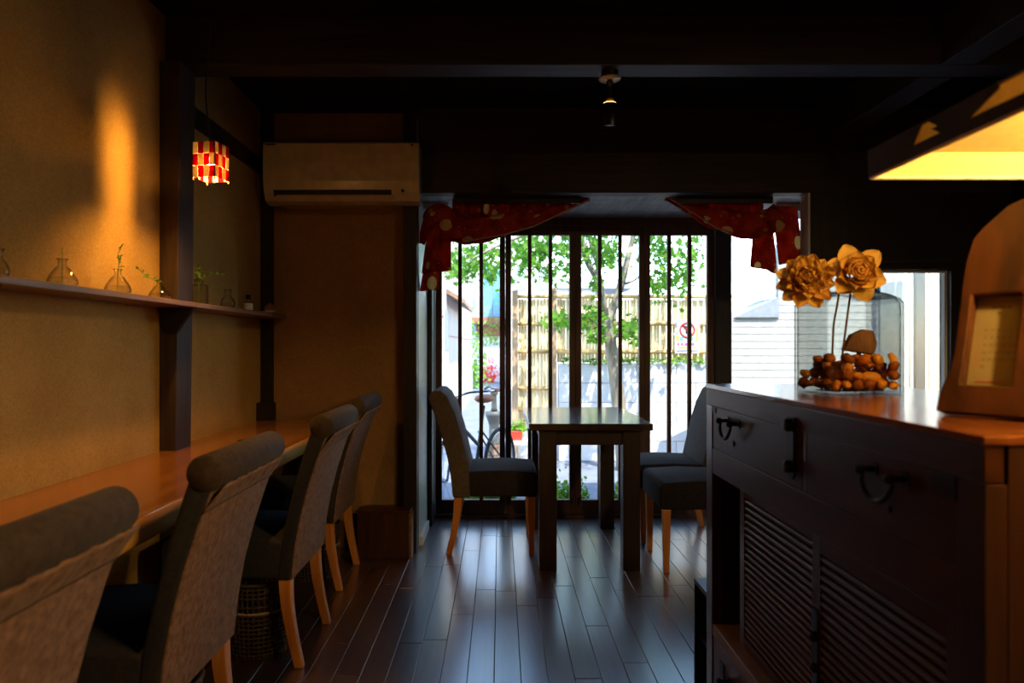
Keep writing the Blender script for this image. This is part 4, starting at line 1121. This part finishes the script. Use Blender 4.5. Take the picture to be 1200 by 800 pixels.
# tree
TY = 7.7
tr = thing('street_tree', 'slender forked tree with bright green leaves before the fence', 'tree', at(730, 560, TY))
def tp_(x, y, dy=0): return at(x, y, TY+dy)
trunk = [tp_(731, 552), tp_(727, 490), tp_(721, 440), tp_(716, 405), tp_(712, 385), tp_(709, 370)]
MB().tube(catmull(trunk, 5), lerp_list([.085, .080, .074, .070, .064, .055], 5), 10).build('trunk', M_bark, tr, smooth=True)
for k, (pts, rad) in enumerate([([tp_(711, 378), tp_(722, 352, .1), tp_(731, 322, .15), tp_(737, 296, .2), tp_(743, 270, .2), tp_(748, 215, .3)], [.052, .046, .040, .034, .028, .015]),
                                ([tp_(710, 374), tp_(706, 350, -.1), tp_(698, 325, -.1), tp_(688, 305, -.1), tp_(682, 280, -.1), tp_(670, 220, 0)], [.044, .036, .034, .036, .03, .014]),
                                ([tp_(709, 368), tp_(704, 330, .15), tp_(697, 300, .2), tp_(690, 270, .25), tp_(700, 220, .2)], [.034, .028, .026, .022, .012]),
                                ([tp_(733, 332, .15), tp_(742, 329, .1), tp_(752, 322, .1), tp_(765, 316, .1)], [.016, .013, .01, .006]),
                                ([tp_(712, 385), tp_(700, 378, -.2), tp_(680, 372, -.25), tp_(655, 372, -.3)], [.02, .014, .01, .006]),
                                ([tp_(716, 398), tp_(735, 388, -.2), tp_(760, 383, -.2)], [.02, .012, .007]),
                                ([tp_(684, 290, -.1), tp_(640, 270, -.3), tp_(590, 285, -.5), tp_(550, 305, -.7)], [.024, .02, .014, .006])]):
    MB().tube(catmull(pts, 5), lerp_list(rad, 5), 8).build('branch', M_bark, tr, smooth=True)
mb = MB()
CL = [  # clump centre px, spread px, count
    (640, 290, 46, 18, 330), (615, 300, 22, 22, 200), (690, 290, 24, 28, 200), (565, 300, 24, 20, 210), (540, 318, 20, 12, 110), (575, 322, 10, 12, 70), (655, 318, 26, 12, 90),
    (775, 295, 26, 22, 230), (795, 325, 18, 22, 130), (770, 335, 12, 14, 90), (812, 300, 16, 30, 110), (700, 335, 8, 8, 30), (712, 300, 14, 22, 110), (530, 300, 12, 14, 40),
    (660, 374, 18, 10, 110), (695, 378, 14, 16, 130), (735, 386, 16, 13, 140), (700, 398, 10, 6, 30), (748, 402, 8, 5, 12), (760, 250, 70, 25, 350), (760, 210, 60, 25, 250)]
for k, (cx_, cy_, sx_, sy_, n_) in enumerate(CL):
    leaf_cloud(mb, lambda r, c=(cx_, cy_, sx_, sy_): at(c[0]+r.gauss(0, .55)*c[2], c[1]+r.gauss(0, .55)*c[3], TY+r.uniform(-.7, .5)), n_, .085, 100+k)
mb.build('foliage', M_tree, tr, kind='stuff')
# neighbour's wall on the left
nb = thing('neighbour_house', 'pinkish rendered house wall along the lane at the left', 'house', (-1.6, 14, GZ))
MB().box(-3.2, -.79, 9.9, 19.7, .42, 4.2).build('wall', M_pink, nb)
MB().box(-3.22, -.77, 9.88, 19.72, GZ, .419).build('foundation', M_block, nb)
MB().box(-3.2, -.785, 9.885, 9.899, 1.5, 1.53).build('string_course', M_redbrown, nb)
mb = MB().prism([(-1.1, 2.05), (-.52, 1.72), (-.52, 1.78), (-1.1, 2.13)], 'y', 10.4, 13.5); mb.build('canopy_roof', M_pumpwood, nb)
MB().box(-.80, -.775, 10.2, 10.75, 1.05, 1.62).build('window', M_roof, nb)
MB().box(-.795, -.785, 10.8, 19.6, 1.24, 1.26).build('seam', M_redbrown, nb)
# house at the end of the lane
HYY = 27.0
def hp_(x, y): return at(x, y, HYY)
fh = thing('far_house', 'pale far house with a blue curtained window at the lane end', 'house', (hp_(575, 446).x, HYY, GZ))
a, b = hp_(548, 260), hp_(606, 446)
MB().box(a.x, b.x+.3, HYY, HYY+4, GZ, a.z+.6).build('wall', M_cream, fh)
a, b = hp_(565.5, 310), hp_(587, 373)
wn_ = MB().box(a.x, b.x, HYY-.04, HYY-.001, b.z, a.z).build('window_frame', M_roof, fh)
a, b = hp_(567.5, 313), hp_(587, 371)
MB().box(a.x, (a.x+b.x)/2-.02, HYY-.08, HYY-.041, b.z, a.z).build('blue_pane', M_blue, wn_)
MB().box((a.x+b.x)/2+.02, b.x, HYY-.08, HYY-.041, b.z, a.z).build('blue_pane', M_blue, wn_)
for i in range(9):
    x_ = hp_(566+i*2.4, 0).x; MB().box(x_-.012, x_+.012, HYY-.36, HYY-.34, hp_(0, 372).z, hp_(0, 358).z).build('baluster', M_roof, fh)
a, b = hp_(553, 372), hp_(600, 378); MB().box(a.x, b.x, HYY-.4, HYY-.001, b.z, a.z).build('balcony_slab', M_redbrown, fh)
a, b = hp_(556, 380), hp_(600, 394); MB().box(a.x, b.x, HYY-.06, HYY-.001, b.z, a.z).build('porch_panel', M_redbrown, fh)  # flat red-brown panel below the balcony slab
a = hp_(556, 0).x; MB().box(hp_(553, 0).x, hp_(558, 0).x, HYY-.14, HYY-.001, GZ, 6).build('downpipe', M_roof, fh)
FG = 25.9
lw = thing('lane_end_wall', 'low white wall at the end of the lane', 'wall', (at(575, 0, FG).x, FG, GZ))
MB().box(at(553, 0, FG).x, at(604, 0, FG).x, FG, FG+.15, GZ, at(0, 406, FG).z).build('body', M_block, lw)
MB().box(at(553, 0, FG).x, at(604, 0, FG).x, FG-.04, FG+.19, at(0, 406, FG).z+.001, at(0, 404, FG).z).build('coping', M_mortar, lw)
def shrub(label, c, sx, sy, sz, n, size, mat, seed, name='shrub', group=None):
    t = thing(name, label, 'shrub', (c[0], c[1], c[2]), group=group)
    mb = MB(); leaf_cloud(mb, lambda r: (c[0]+r.gauss(0, .5)*sx, c[1]+r.gauss(0, .5)*sy, c[2]+abs(r.gauss(0, .55))*sz+.03), n, size, seed, False)
    mb.build('leaves', mat, t, kind='stuff')
    mb = MB()
    for i in range(5): mb.tube([(c[0], c[1], c[2]), (c[0]+random.uniform(-.5, .5)*sx, c[1], c[2]+sz*.7)], .006, 5)
    mb.build('stems', M_bark, t)
    return t
g_ = at(576, 0, 26.5); shrub('round green shrub behind the low white wall at the lane end', (g_.x, 26.45, GZ), .4, .08, 2.0, 500, .16, M_shrub, 31)
g_ = at(555, 0, 22); shrub('tall green shrub at the foot of the neighbour house corner', (at(556, 0, 22).x, 22, GZ), .35, .4, 1.9, 500, .14, M_shrub, 32)
g_ = at(573, 433, 25.5); shrub('red flowering shrub in front of the low white wall', (g_.x, 25.5, GZ), .35, .2, .75, 300, .12, M_redflower, 33, 'flowering_shrub')
# houses behind the fence
bh_ = thing('white_house', 'white house with grey roofs behind the bamboo fence', 'house', (at(640, 0, 22).x, 22, GZ))
def q_(x, y, Y=22): return at(x, y, Y)
MB().box(q_(597, 0).x, q_(642, 0).x, 22, 26, GZ, q_(0, 268).z).build('wall', M_cream, bh_)
for (xa, xb) in ((604, 616), (632, 640)):
    f_ = MB().box(q_(xa, 0).x, q_(xb, 0).x, 21.95, 21.999, q_(0, 340).z, q_(0, 312).z).build('window', M_roof, bh_)
    MB().box(q_(xa+1, 0).x, q_(xb-1, 0).x, 21.93, 21.949, q_(0, 338).z, q_(0, 314).z).build('pane', M_glass, f_)
MB().box(q_(642.5, 0).x, q_(700, 0).x, 22.5, 26, GZ, q_(0, 330).z).build('wing_wall', M_cream, bh_)
MB().prism([(22.2, q_(0, 337).z), (26.3, q_(0, 337).z), (24.4, q_(0, 318).z)], 'x', q_(642.6, 0).x, q_(745, 0).x).build('wing_roof', M_roof, bh_)
# white siding building on the right
SY_ = 6.9
sd = thing('clapboard_wall', 'white clapboard wall outside the right window', 'wall', (3.6, SY_+.05, GZ))
ZLO, ZHI = at(0, 372, SY_).z, at(0, 285, SY_).z
MB().box(2.25, 6.5, SY_, SY_+.10, GZ, ZLO).box(2.72, 6.5, SY_, SY_+.10, ZLO+.0001, ZHI).build('wall', M_siding, sd)
z_ = GZ
while z_ < ZHI-.05:
    zt = z_+.07
    MB().prism([(SY_-.0055, z_), (SY_-.0005, z_), (SY_-.0005, zt-.0003), (SY_-.002, zt-.0003)], 'x', 2.24 if zt <= ZLO else 2.71, 6.5).build('clapboard', M_siding, sd)
    z_ += .07
MB().prism([(2.28, ZLO+.001), (2.708, ZLO+.001), (2.708, at(0, 348, SY_).z)], 'y', SY_-.03, SY_+.6).build('roof', M_roof, sd)
lt = thing('lattice_screen', 'pale wooden lattice screen outside the small right window', 'screen', (3.9, 6.6, GZ))
LYY = 6.6
for px_, w_ in ((1062, 5), (1069, 3), (1085, 4), (1093, 7), (1104, 6)):
    c_ = at(px_, 0, LYY).x; MB().box(c_-w_*.5*LYY/F, c_+w_*.5*LYY/F, LYY, LYY+.03, GZ, 2.2).build('upright', M_palewood, lt)
c_ = at(1077, 0, LYY).x; MB().box(c_-.043, c_+.043, LYY-.03, LYY+.02, GZ, 2.2).build('dark_post', M_post, lt)
for py in (376, 448):
    MB().box(at(1058, 0, LYY).x, at(1110, 0, LYY).x, LYY+.031, LYY+.05, at(0, py+2.5, LYY).z, at(0, py-2.5, LYY).z).build('rung', M_palewood, lt)

# ------------------------------------------------------------------ bicycle
bc = thing('bicycle', 'dark bicycle leaning outside behind the left table chair', 'bicycle', (-.45, 5.5, GZ))
bc.rotation_euler = (0, 0, math.atan2(-.90, -.44))
WR = .31
def wheel(cx_):
    w_ = MB().ring((cx_, 0, WR), WR-.018, .018, 40, 8, Vector((0, 1, 0))).build('tyre', M_rubber, bc, local=True, smooth=True)
    MB().ring((cx_, 0, WR), WR-.04, .008, 40, 6, Vector((0, 1, 0))).build('rim', M_chrome, w_, local=True, smooth=True)
    mb = MB()
    for i in range(20):
        a = 2*math.pi*i/20
        mb.tube([(cx_, .02*(1 if i % 2 else -1), WR), (cx_+(WR-.04)*math.cos(a), 0, WR+(WR-.04)*math.sin(a))], .0016, 4)
    mb.build('spokes', M_chrome, w_, local=True)
    MB().tube([(cx_, -.04, WR), (cx_, .04, WR)], .018, 10).build('hub', M_chrome, w_, local=True)
wheel(0); wheel(-1.02)
fk = MB()
for s in (-1, 1): fk.tube([(0, s*.045, WR), (-.09, s*.045, .60), (-.11, s*.02, .64)], .010, 7)
fk.build('fork', M_chrome, bc, local=True, smooth=True)
MB().tube([(-.11, 0, .62), (-.17, 0, .86)], .017, 9).build('head_tube', M_bikeframe, bc, local=True, smooth=True)
fr = MB()
for a, b in (((-.12, 0, .66), (-.55, 0, .28)), ((-.15, 0, .80), (-.62, 0, .50)), ((-.55, 0, .28), (-.70, 0, .84))): fr.tube([a, b], .016, 8)
for s in (-1, 1): fr.tube([(-.55, s*.03, .28), (-1.02, s*.05, WR)], .009, 6); fr.tube([(-.64, s*.02, .62), (-1.02, s*.05, WR)], .008, 6)
fr.build('frame', M_bikeframe, bc, local=True, smooth=True)
MB().tube(catmull([(-.38, -.29, 1.0), (-.26, -.28, 1.0), (-.16, -.16, .99), (-.16, 0, .95), (-.16, .16, .99), (-.26, .28, 1.0), (-.38, .29, 1.0)], 5), .011, 8).build('handlebar', M_chrome, bc, local=True, smooth=True)
MB().tube([(-.165, 0, .85), (-.16, 0, .96)], .012, 8).build('stem', M_chrome, bc, local=True)
for s in (-1, 1): MB().tube([(-.30, s*.285, 1.0), (-.40, s*.291, 1.0)], .017, 8).build('grip', M_leather, bc, local=True, smooth=True)
MB().ball((-.72, 0, .90), .1, 12, 8, (1.3, .8, .4)).build('saddle', M_leather, bc, local=True, smooth=True)
MB().tube([(-.70, 0, .82), (-.715, 0, .88)], .012, 8).build('seat_post', M_chrome, bc, local=True)
MB().box(-.06, .14, -.13, .13, .78, .80).box(-.08, -.07, -.13, .13, .80, .95).box(.15, .16, -.13, .13, .80, .95).build('carrier', M_leather, bc, local=True)
MB().lathe([(.0005, -.003), (.09, -.003), (.09, .003), (.0005, .003)], c=(-.55, .05, .28), n=24, T=Matrix.Rotation(R(90), 3, 'X')).build('chainring', M_chrome, bc, local=True)
# ------------------------------------------------------------------ hand pump
PYY = 7.05
pc = at(579, 545, PYY); pc.z = GZ
pu = thing('hand_pump', 'old cast iron hand pump on a brown barrel in the street', 'pump', pc)
MB().lathe([(.075, 0), (.085, .02), (.085, .34), (.09, .36), (.09, .38), (.0005, .38)], n=18).build('barrel', M_pumpwood, pu, local=True, smooth=False)
for z in (.08, .28): MB().ring((0, 0, z), .087, .006, 24, 5).build('hoop', M_cast, pu, local=True)
MB().lathe([(.07, .381), (.055, .40), (.05, .56), (.06, .60), (.085, .66), (.09, .70), (.0005, .705)], n=18).build('pump_body', M_cast, pu, local=True, smooth=True)
MB().tube(catmull([(0, -.04, .50), (0, -.10, .51), (0, -.15, .47), (0, -.16, .42)], 5), [.028]*16, 10).build('spout', M_cast, pu, local=True, smooth=True)
MB().lathe([(.035, .706), (.028, .74), (.024, .86), (.04, .88), (.04, .90), (.0005, .91)], n=14).build('column', M_cast, pu, local=True, smooth=True)
MB().tube(catmull([(.01, 0, .80), (-.02, .02, .93), (-.05, .04, .95), (-.10, .06, .92)], 5), .014, 8).build('handle', M_cast, pu, local=True, smooth=True)
# ------------------------------------------------------------------ planters under the windows
def planter(label, px_, Y, w_, n, seed, mat=M_pot, h=.22):
    c = at(px_, 0, Y)
    t = thing('planter', label, 'planter', (c.x, Y, GZ), group='planters under the windows')
    MB().prism([(-w_/2*.9, 0), (w_/2*.9, 0), (w_/2, h), (-w_/2, h)], 'y', -.09, .09).build('trough', mat, t, local=True, bevel=.008)
    MB().box(-w_/2+.012, w_/2-.012, -.078, .078, h+.0005, h+.004).build('soil', M_soil, t, local=True)
    mb = MB(); leaf_cloud(mb, lambda r: (r.uniform(-.5, .5)*w_, r.uniform(-.09, .09), h+.01+abs(r.gauss(0, .07))), n, .05, seed, False)
    mb.build('foliage', M_shrub, t, local=True, kind='stuff')
planter('planter of bright green leaves below the left lattice window', 572, 5.25, .42, 300, 61)
planter('planter of bright green leaves seen between the table legs', 666, 5.25, .28, 240, 62)
planter('planter of bright green leaves right of the table back leg', 724, 5.25, .22, 220, 63)
c_ = at(607, 505, 7.3)
rp = thing('red_box_planter', 'small red box planter on a white bench by the bamboo gate', 'planter', (c_.x, 7.3, at(0, 515, 7.3).z))
z0_ = at(0, 515, 7.2).z
MB().box(c_.x-.10, c_.x+.04, 7.13, 7.27, z0_, z0_+.09).build('box', M_redpot, rp, bevel=.004)
mb = MB(); leaf_cloud(mb, lambda r: (c_.x-.03+r.uniform(-.08, .1), 7.2+r.uniform(-.06, .06), z0_+.09+abs(r.gauss(0, .05))), 120, .05, 71, False); mb.build('foliage', M_shrub, rp, kind='stuff')
be = thing('white_bench', 'low white bench under the red box planter', 'bench', (c_.x+.08, 7.2, GZ))
MB().box(c_.x-.14, c_.x+.32, 7.08, 7.32, z0_-.035, z0_-.001).build('seat', M_signw, be)
for dx in (-.12, .28): MB().box(c_.x+dx, c_.x+dx+.04, 7.1, 7.3, GZ, z0_-.036).build('leg', M_signw, be)
